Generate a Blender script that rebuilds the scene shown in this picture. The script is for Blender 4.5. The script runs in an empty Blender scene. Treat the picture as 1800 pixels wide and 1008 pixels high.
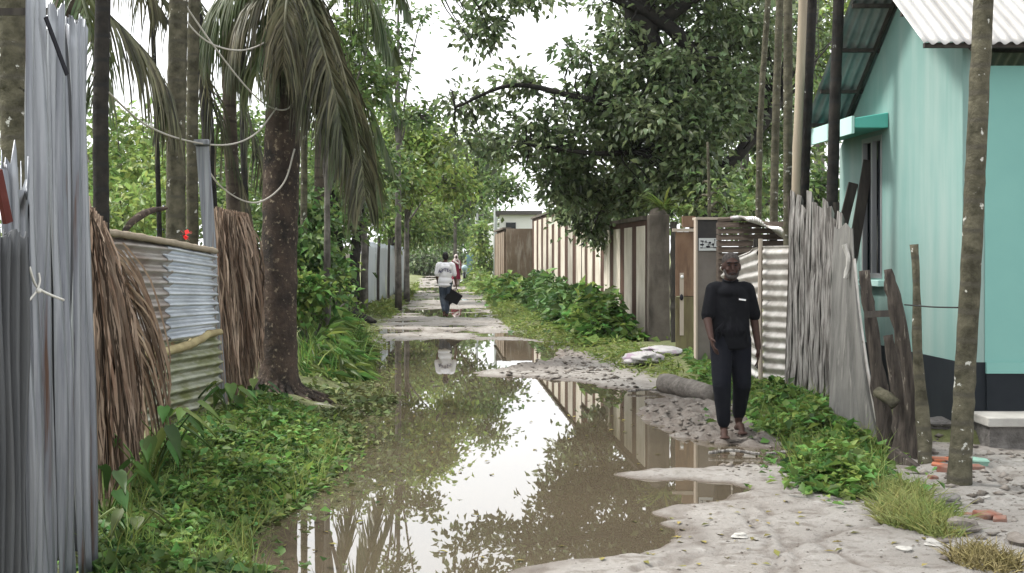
import bpy, bmesh, math, random
import numpy as np
from mathutils import Vector, Matrix
R = math.radians
RNG = np.random.default_rng(7)
random.seed(7)
SC = bpy.context.scene

# ------------------------------------------------------------------ camera, sky, sun, exposure
F = 2300.0          # focal length in photo pixels (1800 wide)
CAMH = 1.7
cd = bpy.data.cameras.new('camera'); cam = bpy.data.objects.new('camera', cd); SC.collection.objects.link(cam)
cam.location = (0, 0, CAMH); cam.rotation_euler = (R(90), 0, 0)
cd.sensor_width = 36; cd.lens = F / 1800 * 36; cd.shift_y = -61 / 1800; cd.clip_start = .05; cd.clip_end = 3000
SC.camera = cam

SUN_EL, SUN_AZ = R(54), R(-78)      # high, from the left of the lane
w = bpy.data.worlds.new('World'); SC.world = w; w.use_nodes = True
nt = w.node_tree; nt.nodes.clear()
o_ = nt.nodes.new('ShaderNodeOutputWorld'); bg = nt.nodes.new('ShaderNodeBackground')
sky = nt.nodes.new('ShaderNodeTexSky'); sky.sky_type = 'NISHITA'; sky.sun_disc = False
sky.sun_elevation = SUN_EL; sky.sun_rotation = SUN_AZ; sky.dust_density = 4; sky.air_density = 1.2
hs = nt.nodes.new('ShaderNodeHueSaturation'); hs.inputs['Saturation'].default_value = .12
mx = nt.nodes.new('ShaderNodeMixRGB'); mx.inputs[0].default_value = .55
mx.inputs[2].default_value = (11.2, 11.4, 11.6, 1)
nt.links.new(sky.outputs[0], hs.inputs['Color']); nt.links.new(hs.outputs[0], mx.inputs[1])
nt.links.new(mx.outputs[0], bg.inputs[0]); nt.links.new(bg.outputs[0], o_.inputs[0])
bg.inputs[1].default_value = .09
ld = bpy.data.lights.new('sun', 'SUN'); ld.energy = 2.2; ld.angle = R(10); ld.color = (1, .96, .9)
sun = bpy.data.objects.new('sun', ld); SC.collection.objects.link(sun)
sd_ = Vector((math.sin(SUN_AZ) * math.cos(SUN_EL), math.cos(SUN_AZ) * math.cos(SUN_EL), math.sin(SUN_EL)))
sun.rotation_euler = sd_.to_track_quat('Z', 'Y').to_euler()
SC.view_settings.view_transform = 'Standard'; SC.view_settings.look = 'None'
SC.view_settings.gamma = 1; SC.view_settings.use_curve_mapping = False
SC.view_settings.exposure = 1.46
SC.cycles.max_bounces = 6; SC.cycles.diffuse_bounces = 3; SC.cycles.glossy_bounces = 3
SC.cycles.transparent_max_bounces = 8; SC.cycles.volume_bounces = 0
SC.cycles.caustics_reflective = False; SC.cycles.caustics_refractive = False

# ------------------------------------------------------------------ helpers
def at(px, py, Y): return Vector(((px - 900) / F * Y, Y, CAMH - (py - 443) / F * Y))
def gp(px, py, z=0.0):
    Y = (CAMH - z) * F / (py - 443); return Vector(((px - 900) / F * Y, Y, z))
VP = 130 / F                         # lane runs towards px 770
def lane(u, Y, z=0.0): return Vector((u - VP * Y, Y, z))

def hash2(ix, iy, s):
    n = (ix.astype(np.int64) * 374761393 + iy.astype(np.int64) * 668265263 + s * 1442695041) & 0x7fffffff
    n = ((n ^ (n >> 13)) * 1274126177) & 0x7fffffff
    return ((n ^ (n >> 16)) & 0xffff) / 65535.0
def vn(x, y, sc, s=0):
    x = np.asarray(x, float) / sc; y = np.asarray(y, float) / sc
    ix = np.floor(x); iy = np.floor(y); fx = x - ix; fy = y - iy
    fx = fx * fx * (3 - 2 * fx); fy = fy * fy * (3 - 2 * fy)
    a = hash2(ix, iy, s); b = hash2(ix + 1, iy, s); c = hash2(ix, iy + 1, s); d = hash2(ix + 1, iy + 1, s)
    return (a + (b - a) * fx) * (1 - fy) + (c + (d - c) * fx) * fy

def link(o, parent=None):
    SC.collection.objects.link(o)
    if parent is not None: o.parent = parent
    return o
def tag(o, label=None, cat=None, group=None, kind=None):
    if label: o['label'] = label
    if cat: o['category'] = cat
    if group: o['group'] = group
    if kind: o['kind'] = kind
    return o
def empty(name, loc, label, cat, group=None):
    o = bpy.data.objects.new(name, None); o.empty_display_size = .1; o.location = loc
    link(o); tag(o, label, cat, group); return o
def mesh_np(name, V, Fc, mat, parent=None, smooth=False):
    """V (n,3) world coords, Fc (m,k) constant arity"""
    V = np.asarray(V, np.float32).copy(); Fc = np.asarray(Fc, np.int32)
    if parent is not None: V -= np.array(parent_origin(parent), np.float32)
    me = bpy.data.meshes.new(name); k = Fc.shape[1]; m = len(Fc)
    me.vertices.add(len(V)); me.vertices.foreach_set('co', V.ravel())
    me.loops.add(m * k); me.loops.foreach_set('vertex_index', Fc.ravel())
    me.polygons.add(m); me.polygons.foreach_set('loop_start', np.arange(0, m * k, k, dtype=np.int32))
    me.polygons.foreach_set('loop_total', np.full(m, k, np.int32))
    if smooth: me.polygons.foreach_set('use_smooth', np.ones(m, bool))
    me.update(calc_edges=True); me.materials.append(mat)
    return link(bpy.data.objects.new(name, me), parent)
def parent_origin(p):
    v = Vector((0, 0, 0))
    while p is not None: v = v + p.location; p = p.parent
    return v

class MB:
    def __init__(s): s.v = []; s.f = []
    def add(s, vs, fs):
        b = len(s.v); s.v += [tuple(v) for v in vs]; s.f += [tuple(i + b for i in f) for f in fs]
    def box(s, c, size, rz=0, M=None):
        c = Vector(c); hx, hy, hz = [a / 2 for a in size]
        m = M if M is not None else Matrix.Rotation(rz, 3, 'Z')
        vs = [c + m @ Vector((x, y, z)) for z in (-hz, hz) for x, y in ((-hx, -hy), (hx, -hy), (hx, hy), (-hx, hy))]
        s.add(vs, [(3, 2, 1, 0), (4, 5, 6, 7), (0, 1, 5, 4), (1, 2, 6, 5), (2, 3, 7, 6), (3, 0, 4, 7)])
    def hexa(s, p):   # 8 points: bottom 4, top 4
        s.add(p, [(3, 2, 1, 0), (4, 5, 6, 7), (0, 1, 5, 4), (1, 2, 6, 5), (2, 3, 7, 6), (3, 0, 4, 7)])
    def beam(s, a, b, w, h, up=Vector((0, 0, 1))):
        a = Vector(a); b = Vector(b); d = (b - a).normalized()
        x = d.cross(up)
        if x.length < 1e-3: x = d.cross(Vector((0, 1, 0)))
        x.normalize(); y = x.cross(d).normalized()
        q = [(-w / 2, -h / 2), (w / 2, -h / 2), (w / 2, h / 2), (-w / 2, h / 2)]
        s.hexa([a + x * i + y * j for i, j in q] + [b + x * i + y * j for i, j in q])
    def tube(s, pts, rad, n=8, cap=True, bump=0.0, ell=1.0):
        pts = [Vector(p) for p in pts]; m = len(pts)
        if not hasattr(rad, '__len__'): rad = [rad] * m
        b = len(s.v); ref = Vector((0.123, 1, 0.07)).normalized(); prev = None
        for i, p in enumerate(pts):
            d = (pts[min(i + 1, m - 1)] - pts[max(i - 1, 0)])
            d = d.normalized() if d.length > 1e-9 else Vector((0, 0, 1))
            if prev is None:
                x = d.cross(ref)
                if x.length < .05: x = d.cross(Vector((1, 0, 0)))
            else: x = prev - d * prev.dot(d)
            x.normalize(); prev = x; y = d.cross(x)
            for k in range(n):
                a = 2 * math.pi * k / n; r = rad[i] * (1 + (random.random() - .5) * bump)
                s.v.append(tuple(p + x * math.cos(a) * r + y * math.sin(a) * r * ell))
        for i in range(m - 1):
            for k in range(n):
                k2 = (k + 1) % n; s.f.append((b + i * n + k, b + i * n + k2, b + (i + 1) * n + k2, b + (i + 1) * n + k))
        if cap:
            s.f.append(tuple(b + k for k in reversed(range(n)))); s.f.append(tuple(b + (m - 1) * n + k for k in range(n)))
    def ell(s, c, r, n=12, m=8, M=None, noise=0.0):
        c = Vector(c); b = len(s.v); M = M or Matrix.Identity(3)
        for i in range(1, m):
            th = math.pi * i / m
            for k in range(n):
                ph = 2 * math.pi * k / n; q = 1 + (random.random() - .5) * noise
                s.v.append(tuple(c + M @ Vector((r[0] * math.sin(th) * math.cos(ph) * q, r[1] * math.sin(th) * math.sin(ph) * q, r[2] * math.cos(th) * q))))
        s.v.append(tuple(c + M @ Vector((0, 0, r[2])))); s.v.append(tuple(c + M @ Vector((0, 0, -r[2]))))
        t = b + (m - 1) * n
        for i in range(m - 2):
            for k in range(n):
                k2 = (k + 1) % n; s.f.append((b + i * n + k, b + (i + 1) * n + k, b + (i + 1) * n + k2, b + i * n + k2))
        for k in range(n):
            k2 = (k + 1) % n; s.f.append((t, b + k, b + k2)); s.f.append((t + 1, b + (m - 2) * n + k2, b + (m - 2) * n + k))
    def build(s, name, mat, parent=None, smooth=False):
        me = bpy.data.meshes.new(name); off = parent_origin(parent)
        me.from_pydata([tuple(Vector(v) - off) for v in s.v], [], s.f)
        me.materials.append(mat)
        if smooth: me.polygons.foreach_set('use_smooth', np.ones(len(me.polygons), bool))
        me.update(); return link(bpy.data.objects.new(name, me), parent)

def bez(P, n):
    P = [Vector(p) for p in P]; out = []
    if len(P) == 2: return [P[0].lerp(P[1], i / (n - 1)) for i in range(n)]
    # Catmull-Rom through the points
    Q = [P[0] * 2 - P[1]] + P + [P[-1] * 2 - P[-2]]; segs = len(P) - 1
    for i in range(n):
        t = i / (n - 1) * segs; k = min(int(t), segs - 1); t -= k; a, b, c, d = Q[k:k + 4]
        out.append(.5 * ((2 * b) + (c - a) * t + (2 * a - 5 * b + 4 * c - d) * t * t + (3 * b - a - 3 * c + d) * t ** 3))
    return out

def bevel(o, wd=.01, seg=2):
    m = o.modifiers.new('bevel', 'BEVEL'); m.width = wd; m.segments = seg; m.limit_method = 'ANGLE'; return o

# ------------------------------------------------------------------ materials
def mat(name, col, rough=.8, col2=None, scale=4.0, detail=6, ramp=(.35, .65), bump=.0, bscale=None, metal=0.0, spec=.12,
        col3=None, scale3=1.0, ramp3=(.55, .62), stretch=(1, 1, 1), island=0.0, trans=0.0, bdist=.01, stretch3=None, wave=None, hue=0.0):
    m = bpy.data.materials.new(name); m.use_nodes = True; N = m.node_tree.nodes; Lk = m.node_tree.links
    b = N['Principled BSDF']; b.inputs['Roughness'].default_value = rough; b.inputs['Metallic'].default_value = metal
    b.inputs['Specular IOR Level'].default_value = spec
    g = N.new('ShaderNodeNewGeometry'); mp = N.new('ShaderNodeMapping'); mp.inputs['Scale'].default_value = stretch
    Lk.new(g.outputs['Position'], mp.inputs[0])
    def noise(sc, dt, mpn=mp):
        t = N.new('ShaderNodeTexNoise'); t.inputs['Scale'].default_value = sc; t.inputs['Detail'].default_value = dt
        t.inputs['Roughness'].default_value = .62; Lk.new(mpn.outputs[0], t.inputs['Vector']); return t
    def rgb(c): n = N.new('ShaderNodeRGB'); n.outputs[0].default_value = (*c, 1); return n.outputs[0]
    cur = rgb(col)
    def mixin(cur, c, fac):
        q = N.new('ShaderNodeMixRGB'); Lk.new(fac, q.inputs[0]); Lk.new(cur, q.inputs[1])
        q.inputs[2].default_value = (*c, 1); return q.outputs[0]
    def rmp(src, lo, hi):
        r = N.new('ShaderNodeMapRange'); r.inputs['From Min'].default_value = lo; r.inputs['From Max'].default_value = hi
        Lk.new(src, r.inputs['Value']); return r.outputs[0]
    if col2: cur = mixin(cur, col2, rmp(noise(scale, detail).outputs[0], *ramp))
    if col3:
        mp3 = mp
        if stretch3:
            mp3 = N.new('ShaderNodeMapping'); mp3.inputs['Scale'].default_value = stretch3; Lk.new(g.outputs['Position'], mp3.inputs[0])
        cur = mixin(cur, col3, rmp(noise(scale3, 5, mp3).outputs[0], *ramp3))
    if wave:
        wv = N.new('ShaderNodeTexWave'); wv.bands_direction = 'Z'; wv.inputs['Scale'].default_value = wave[0]
        wv.inputs['Distortion'].default_value = 1.5; Lk.new(g.outputs['Position'], wv.inputs['Vector'])
        cur = mixin(cur, wave[1], rmp(wv.outputs['Fac'], .86, 1.0))
    if island:
        h = N.new('ShaderNodeHueSaturation'); r = N.new('ShaderNodeMapRange')
        r.inputs['To Min'].default_value = 1 - island; r.inputs['To Max'].default_value = 1 + island
        Lk.new(g.outputs['Random Per Island'], r.inputs['Value']); Lk.new(r.outputs[0], h.inputs['Value'])
        if hue:
            r2 = N.new('ShaderNodeMapRange'); r2.inputs['To Min'].default_value = .5 + hue; r2.inputs['To Max'].default_value = .5 - hue
            mt = N.new('ShaderNodeMath'); mt.operation = 'MULTIPLY'; mt.inputs[1].default_value = 7.31
            fr = N.new('ShaderNodeMath'); fr.operation = 'FRACT'
            Lk.new(g.outputs['Random Per Island'], mt.inputs[0]); Lk.new(mt.outputs[0], fr.inputs[0])
            Lk.new(fr.outputs[0], r2.inputs['Value']); Lk.new(r2.outputs[0], h.inputs['Hue'])
        Lk.new(cur, h.inputs['Color']); cur = h.outputs[0]
    Lk.new(cur, b.inputs['Base Color'])
    if bump:
        bp = N.new('ShaderNodeBump'); bp.inputs['Strength'].default_value = bump; bp.inputs['Distance'].default_value = bdist
        Lk.new(noise(bscale or scale * 3, 6).outputs[0], bp.inputs['Height']); Lk.new(bp.outputs[0], b.inputs['Normal'])
    if trans:
        t = N.new('ShaderNodeBsdfTranslucent'); Lk.new(cur, t.inputs[0]); ms = N.new('ShaderNodeMixShader')
        ms.inputs[0].default_value = trans; Lk.new(b.outputs[0], ms.inputs[1]); Lk.new(t.outputs[0], ms.inputs[2])
        Lk.new(ms.outputs[0], N['Material Output'].inputs[0])
    return m
def leafm(name, col, isl=.35, tr=.3, rough=.45, spec=.5, col2=None, sc=.7, hue=.03):
    return mat(name, col, rough, col2=col2, scale=sc, ramp=(.4, .6), island=isl, trans=tr, spec=spec, hue=hue)

M = {}
M['leaf_dark'] = leafm('leaf_dark', (.12, .17, .075), .65, .40, .36, .55, (.16, .205, .10))
M['leaf_mid'] = leafm('leaf_mid', (.155, .225, .07), .5, .42, .42, .45, (.09, .15, .045))
M['leaf_bright'] = leafm('leaf_bright', (.21, .285, .08), .45, .45, .45, .4, (.13, .20, .055), .5)
M['leaf_yellow'] = leafm('leaf_yellow', (.25, .34, .085), .45, .48, .5, .4, (.15, .21, .05), .5)
M['weed'] = leafm('weed', (.145, .235, .055), .6, .38, .5, .25, (.08, .145, .035), 2.2, .045)
M['weed_dark'] = leafm('weed_dark', (.06, .12, .035), .55, .28, .5, .25, (.095, .16, .045), 2)
M['grass'] = leafm('grass', (.17, .23, .06), .4, .35, .55, .3, (.18, .22, .06), 1.2)
M['dry_grass'] = leafm('dry_grass', (.26, .27, .10), .35, .3, .7, .2, (.16, .21, .06), 3)
M['pad'] = leafm('pad', (.11, .15, .05), .5, .25, .55, .2, (.14, .15, .06), 1.5)
M['frond_green'] = leafm('frond_green', (.05, .085, .028), .35, .25, .4, .5, (.09, .11, .04), 1.5)
M['frond_old'] = leafm('frond_old', (.048, .056, .026), .75, .2, .5, .3, (.115, .105, .062), 1.4, .02)
M['frond_dry'] = mat('frond_dry', (.155, .10, .07), .85, col2=(.32, .25, .19), scale=7, island=.8, bump=.3, stretch=(1, 1, .3))
M['bark'] = mat('bark', (.045, .035, .028), .9, col2=(.10, .082, .066), scale=5, col3=(.34, .35, .30), scale3=11, ramp3=(.63, .67), bump=.8, bscale=30, bdist=.02, wave=(1.7, (.05, .042, .035)))
M['bark_dark'] = mat('bark_dark', (.014, .013, .013), .9, col2=(.034, .031, .027), scale=8, col3=(.42, .44, .42), scale3=9, ramp3=(.69, .715), bump=.6, bscale=30, bdist=.02, wave=(1.5, (.022, .022, .022)))
M['bark_moss'] = mat('bark_moss', (.042, .040, .027), .9, col2=(.115, .107, .075), scale=9, col3=(.46, .46, .42), scale3=10, ramp3=(.635, .665), bump=.8, bscale=30, bdist=.02, wave=(1.6, (.07, .065, .05)))
M['bark_coco'] = mat('bark_coco', (.085, .062, .049), .9, col2=(.026, .023, .021), scale=4.5, col3=(.30, .25, .18), scale3=22, ramp3=(.58, .70), bump=1.0, bscale=25, bdist=.03, stretch=(1, 1, .8))
M['bark_tree'] = mat('bark_tree', (.055, .05, .045), .9, col2=(.15, .14, .125), scale=4, bump=.7, bscale=20, bdist=.02)
M['bamboo'] = mat('bamboo', (.34, .29, .22), .7, col2=(.24, .20, .15), scale=6, stretch=(1, 1, .2), bump=.3)
M['zinc'] = mat('zinc', (.255, .268, .285), .45, col2=(.15, .16, .18), scale=4, detail=8, ramp=(.42, .58), metal=.7, spec=.5, col3=(.085, .05, .035), scale3=4, ramp3=(.60, .70), stretch=(5, 5, .18), bump=.35, bscale=12)
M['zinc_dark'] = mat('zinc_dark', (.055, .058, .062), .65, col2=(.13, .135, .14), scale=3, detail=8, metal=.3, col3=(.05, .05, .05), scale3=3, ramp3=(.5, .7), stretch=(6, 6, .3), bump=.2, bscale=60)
M['zinc_rusty'] = mat('zinc_rusty', (.44, .42, .40), .42, col2=(.25, .20, .17), scale=2.6, metal=.6, spec=.4, col3=(.22, .10, .05), scale3=5, ramp3=(.62, .75), stretch=(1, 1, 3))
M['zinc_new'] = mat('zinc_new', (.70, .75, .82), .33, col2=(.50, .54, .60), scale=3, metal=.75, spec=.5)
M['zinc_moss'] = mat('zinc_moss', (.42, .43, .36), .5, col2=(.17, .185, .07), scale=3.4, metal=.5, col3=(.30, .14, .07), scale3=4, ramp3=(.6, .72), stretch=(1, 1, 2.5))
M['zinc_pale'] = mat('zinc_pale', (.62, .60, .57), .42, col2=(.40, .37, .34), scale=5, metal=.6, spec=.4, col3=(.14, .09, .07), scale3=6, ramp3=(.64, .74))
M['zinc_blue'] = mat('zinc_blue', (.34, .39, .43), .5, col2=(.42, .47, .5), scale=.8, metal=.25, spec=.5)
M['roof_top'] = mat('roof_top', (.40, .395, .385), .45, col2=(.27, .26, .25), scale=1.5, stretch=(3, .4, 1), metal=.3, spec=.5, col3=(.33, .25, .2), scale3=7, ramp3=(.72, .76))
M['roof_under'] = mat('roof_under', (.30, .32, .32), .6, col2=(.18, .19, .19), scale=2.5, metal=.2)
M['rope'] = mat('rope', (.42, .40, .36), .8)
M['wire'] = mat('wire', (.03, .03, .03), .6)
M['twine'] = mat('twine', (.55, .54, .50), .8)
M['cream'] = mat('cream', (.60, .56, .48), .85, col2=(.44, .40, .33), scale=1.2, col3=(.22, .18, .14), scale3=1.2, ramp3=(.56, .74), stretch=(1, 1, 1), stretch3=(4, 4, .45), bump=.2, bscale=25)
M['cream_brown'] = mat('cream_brown', (.26, .20, .15), .88, col2=(.16, .12, .085), scale=1.2, col3=(.36, .32, .26), scale3=1.7, ramp3=(.5, .66), stretch3=(3, 3, .5), bump=.2, bscale=25)
M['brown_paint'] = mat('brown_paint', (.060, .032, .024), .8, col2=(.10, .06, .045), scale=2)
M['conc_dark'] = mat('conc_dark', (.085, .072, .062), .9, col2=(.16, .14, .12), scale=2, col3=(.055, .048, .042), scale3=2, ramp3=(.5, .7), stretch3=(2, 2, .5), bump=.4, bscale=30)
M['conc_grey'] = mat('conc_grey', (.19, .17, .155), .9, col2=(.13, .115, .10), scale=2.5, bump=.2, bscale=30)
M['conc_light'] = mat('conc_light', (.42, .41, .38), .9, col2=(.30, .29, .27), scale=4, bump=.4, bscale=40)
M['conc_rough'] = mat('conc_rough', (.19, .18, .17), .95, col2=(.08, .075, .07), scale=7, bump=1, bscale=14, bdist=.04)
M['black_gate'] = mat('black_gate', (.035, .035, .037), .7, col2=(.06, .055, .05), scale=4)
M['gate_brown'] = mat('gate_brown', (.17, .105, .070), .75, col2=(.23, .15, .10), scale=2.6, col3=(.11, .07, .05), scale3=3, ramp3=(.5, .7), stretch3=(3, 3, .5))
M['gate_green'] = mat('gate_green', (.19, .175, .09), .8, col2=(.12, .095, .06), scale=4, stretch=(3, 3, .5), ramp=(.4, .7))
M['edge_light'] = mat('edge_light', (.42, .36, .30), .8)
M['plank_dark'] = mat('plank_dark', (.055, .042, .034), .9, col2=(.10, .08, .065), scale=6, stretch=(1, 1, 5), bump=.5)
M['old_wood'] = mat('old_wood', (.36, .345, .325), .95, col2=(.09, .082, .075), scale=5, detail=8, ramp=(.40, .60), stretch=(7, 7, .5), bump=1, bscale=9, bdist=.03, island=.25)
M['old_wood_dark'] = mat('old_wood_dark', (.10, .085, .072), .95, col2=(.038, .033, .03), scale=5, stretch=(5, 5, .6), bump=1, bscale=9, bdist=.03, col3=(.30, .27, .22), scale3=6, ramp3=(.63, .70))
M['board_dark'] = mat('board_dark', (.035, .032, .03), .85, col2=(.065, .058, .05), scale=5, stretch=(4, 4, .6))
M['grey_sheet'] = mat('grey_sheet', (.22, .215, .20), .85, col2=(.12, .118, .11), scale=3, detail=8, stretch=(5, 5, .5), col3=(.27, .26, .24), scale3=4, ramp3=(.6, .7), bump=.4, bscale=20)
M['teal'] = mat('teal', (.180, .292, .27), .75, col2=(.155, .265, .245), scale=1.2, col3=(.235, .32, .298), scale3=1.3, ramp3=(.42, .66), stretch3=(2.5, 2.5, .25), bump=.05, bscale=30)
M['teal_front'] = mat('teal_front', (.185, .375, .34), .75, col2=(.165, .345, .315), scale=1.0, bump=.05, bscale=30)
M['teal_dark'] = mat('teal_dark', (.10, .42, .36), .7, col2=(.13, .45, .39), scale=2)
M['teal_band'] = mat('teal_band', (.45, .66, .62), .75)
M['plinth'] = mat('plinth', (.010, .013, .017), .7, col2=(.018, .022, .026), scale=2)
M['glass_dark'] = mat('glass_dark', (.02, .025, .03), .15, spec=.6)
M['alu'] = mat('alu', (.30, .31, .32), .4, metal=.6)
M['white_wall'] = mat('white_wall', (.78, .78, .77), .8)
M['roof_grey'] = mat('roof_grey', (.12, .11, .11), .8)
M['brick'] = mat('brick', (.20, .075, .05), .95, col2=(.20, .15, .125), scale=11, bump=.6, bscale=50)
M['orange'] = mat('orange', (.42, .12, .055), .8, col2=(.26, .15, .11), scale=16)
M['stone'] = mat('stone', (.22, .20, .18), .9, col2=(.11, .095, .08), scale=8, bump=.8, bscale=25, island=.25)
M['mint'] = mat('mint', (.20, .33, .27), .7)
M['sack'] = mat('sack', (.42, .41, .40), .7, col2=(.33, .24, .31), scale=5, ramp=(.5, .62), bump=.6, bscale=30)
M['log_grey'] = mat('log_grey', (.22, .20, .18), .9, col2=(.11, .10, .09), scale=10, detail=8, bump=1, bscale=35, bdist=.02)
M['petal'] = mat('petal', (.65, .03, .03), .5)
M['paper'] = mat('paper', (.52, .54, .54), .8)
M['ink'] = mat('ink', (.02, .02, .025), .8)
M['skin'] = mat('skin', (.058, .033, .027), .6, col2=(.042, .024, .020), scale=12)
M['skin_dark'] = mat('skin_dark', (.07, .036, .028), .5, col2=(.085, .045, .033), scale=12)
M['hair'] = mat('hair', (.012, .011, .012), .5)
M['hair_grey'] = mat('hair_grey', (.022, .019, .018), .8, col2=(.07, .062, .058), scale=60)
M['black_cloth'] = mat('black_cloth', (.0055, .006, .0075), .9, col2=(.009, .0095, .012), scale=5, bump=.5, bscale=8, bdist=.03)
M['black_trousers'] = mat('black_trousers', (.006, .007, .011), .9, col2=(.010, .011, .015), scale=5, bump=.5, bscale=9, bdist=.03)
M['white_cloth'] = mat('white_cloth', (.80, .79, .82), .8, bump=.5, bscale=7, bdist=.03)
M['print'] = mat('print', (.16, .16, .22), .8)
M['white_print'] = mat('white_print', (.7, .7, .7), .7)
M['jeans'] = mat('jeans', (.045, .06, .085), .85, col2=(.13, .15, .18), scale=5, ramp=(.5, .7))
M['bag'] = mat('bag', (.010, .010, .011), .7, bump=.3, bscale=15)
M['maroon'] = mat('maroon', (.14, .010, .028), .75)
M['scarf'] = mat('scarf', (.42, .36, .35), .8)
M['pale_blue'] = mat('pale_blue', (.30, .42, .46), .4, spec=.5)
M['blue_gate'] = mat('blue_gate', (.14, .24, .28), .6)
M['rubber'] = mat('rubber', (.012, .012, .012), .8)
M['steel'] = mat('steel', (.25, .26, .27), .4, metal=.7)
M['pole_grey'] = mat('pole_grey', (.30, .32, .31), .8)
M['red_thing'] = mat('red_thing', (.07, .018, .014), .8, col2=(.10, .03, .025), scale=6)

# ------------------------------------------------------------------ ground with the puddle
PUD = [(675, 600), (780, 597), (930, 600), (990, 612), (985, 630), (940, 642), (880, 648), (846, 654), (842, 661), (880, 664), (935, 663),
       (1000, 669), (1060, 680), (1130, 688), (1172, 700), (1160, 712), (1122, 728), (1150, 746), (1190, 764), (1255, 778), (1310, 786), (1390, 788), (1425, 800),
       (1385, 820), (1300, 819), (1180, 824), (1088, 832), (1125, 841), (1200, 847), (1293, 862), (1262, 872), (1192, 884), (1180, 900), (1215, 925),
       (1236, 962), (1150, 972), (1040, 984), (960, 1000), (900, 1020), (850, 1120), (470, 1120), (425, 1010), (418, 940), (480, 905), (545, 870),
       (585, 830), (612, 780), (600, 745), (625, 716), (545, 704), (530, 692), (600, 684), (645, 668), (660, 645), (662, 622)]
PW = np.array([[gp(a, b).x, gp(a, b).y] for a, b in PUD])
def poly_sd(x, y, P):
    x = np.asarray(x, float); y = np.asarray(y, float); d = np.full(x.shape, 1e9); ins = np.zeros(x.shape, bool); n = len(P)
    for i in range(n):
        ax, ay = P[i]; bx, by = P[(i + 1) % n]; ex, ey = bx - ax, by - ay
        t = np.clip(((x - ax) * ex + (y - ay) * ey) / (ex * ex + ey * ey + 1e-12), 0, 1)
        d = np.minimum(d, (x - ax - t * ex) ** 2 + (y - ay - t * ey) ** 2)
        c = ((ay > y) != (by > y)); xi = ax + (y - ay) / (by - ay + 1e-12) * ex
        ins ^= c & (x < xi)
    return np.where(ins, -1, 1) * np.sqrt(d)
LY = [5, 8, 10, 12, 14, 17, 20, 26, 40, 70, 150]; LU = [-1.3, -1.2, -1.15, -1.1, -1.25, -1.0, -1.15, -1.35, -1.25, -1.05, -1.0]
RY = [5, 8.3, 9.2, 11.6, 13.2, 17.2, 19.4, 23, 29.6, 38, 63, 150]; RU = [6, 4.2, 3.15, 3.15, 3.2, 3.1, 2.75, 2.3, 1.67, 1.65, 1.6, 1.2]
def sst(t): t = np.clip(t, 0, 1); return t * t * (3 - 2 * t)
def verge(x, y):
    u = x + VP * y; wob = (vn(x, y, .45, 3) - .5) * .4
    yard = sst((u - 3.3) / .3) * sst((11.8 - y) / .6)
    return np.maximum(np.interp(y, LY, LU) - u, (u - np.interp(y, RY, RU)) * (1 - yard) - yard * .6) + wob
def clump_zone(x, y, P): return sst((.35 - poly_sd(x, y, P)) / .5)
CL1 = np.array([[gp(a, b).x, gp(a, b).y] for a, b in [(1150, 705), (1250, 715), (1330, 745), (1360, 785), (1260, 778), (1190, 762), (1130, 728)]])
CL2 = np.array([[gp(a, b).x, gp(a, b).y] for a, b in [(930, 606), (1010, 616), (1050, 632), (980, 655), (880, 655), (930, 640)]])
GRV = [[(1290, 872), (1330, 895), (1368, 930), (1395, 985), (1402, 1040)], [(1235, 880), (1300, 905), (1330, 930), (1352, 975)], [(1480, 850), (1420, 872), (1340, 878)], [(1050, 1040), (1200, 985), (1330, 992), (1470, 940), (1560, 925)], [(1390, 905), (1450, 897), (1520, 893)], [(1340, 985), (1355, 1000), (1362, 1060)],
       [(1180, 1000), (1260, 975), (1360, 972)], [(1700, 770), (1760, 860), (1800, 880)], [(1440, 960), (1520, 1000), (1600, 1060)]]
GRW = [[(gp(a, b).x, gp(a, b).y) for a, b in g] for g in GRV]
def groove(x, y):
    d = np.full(np.shape(x), 9.0); m = (y < 13) & (np.abs(x) < 8)
    if not m.any(): return d * 0
    xx = x[m] + (vn(x[m], y[m], .2, 31) - .5) * .12; yy = y[m] + (vn(x[m], y[m], .2, 32) - .5) * .12; dm = np.full(xx.shape, 9.0)
    for g in GRW:
        for (ax, ay), (bx, by) in zip(g, g[1:]):
            ex, ey = bx - ax, by - ay; t = np.clip(((xx - ax) * ex + (yy - ay) * ey) / (ex * ex + ey * ey), 0, 1)
            dm = np.minimum(dm, np.hypot(xx - ax - t * ex, yy - ay - t * ey))
    d[m] = dm; return np.clip(1 - d / .045, 0, 1) * (vn(x, y, .05, 33) * .9 + .3)
def gz(x, y):
    x = np.asarray(x, float); y = np.asarray(y, float)
    s = poly_sd(x, y, PW)
    s = s + (vn(x, y, .5, 1) - .5) * .30 + (vn(x, y, .16, 2) - .5) * .14
    h = np.where(s < 0, np.maximum(s * .25, -.08), np.minimum(s * .13, .032))
    near = np.clip((s + .05) / .25, 0, 1)
    h = h + near * ((vn(x, y, .6, 4) - .5) * .028 + (vn(x, y, .17, 5) - .5) * .016 + (vn(x, y, .06, 6) - .5) * .008)
    c = clump_zone(x, y, CL1) + .8 * clump_zone(x, y, CL2)
    ck = np.abs(vn(x, y, .14, 8) - .5) * 2 + vn(x, y, .07, 9) * .5
    h = h + c * (ck * .085 - .028) - groove(x, y) * .022 * near + np.clip(vn(x, y * 2.2, .22, 15) - .72, 0, 1) * .06 * near
    far = sst((y - 23.5) / 4) * (s > 0)
    h = h * (1 - far) + far * (.006 + (vn(x * .35, y * .6, .5, 11) - .5) * .05 + (vn(x, y * .5, .2, 12) - .5) * .03 + (vn(x, y, 2.2, 13) - .5) * .03)
    v = verge(x, y); h = h + sst(v / .6) * (.09 + vn(x, y, .3, 14) * .04)
    return h
def gz1(x, y): return float(gz(np.array([x]), np.array([y]))[0])

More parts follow.
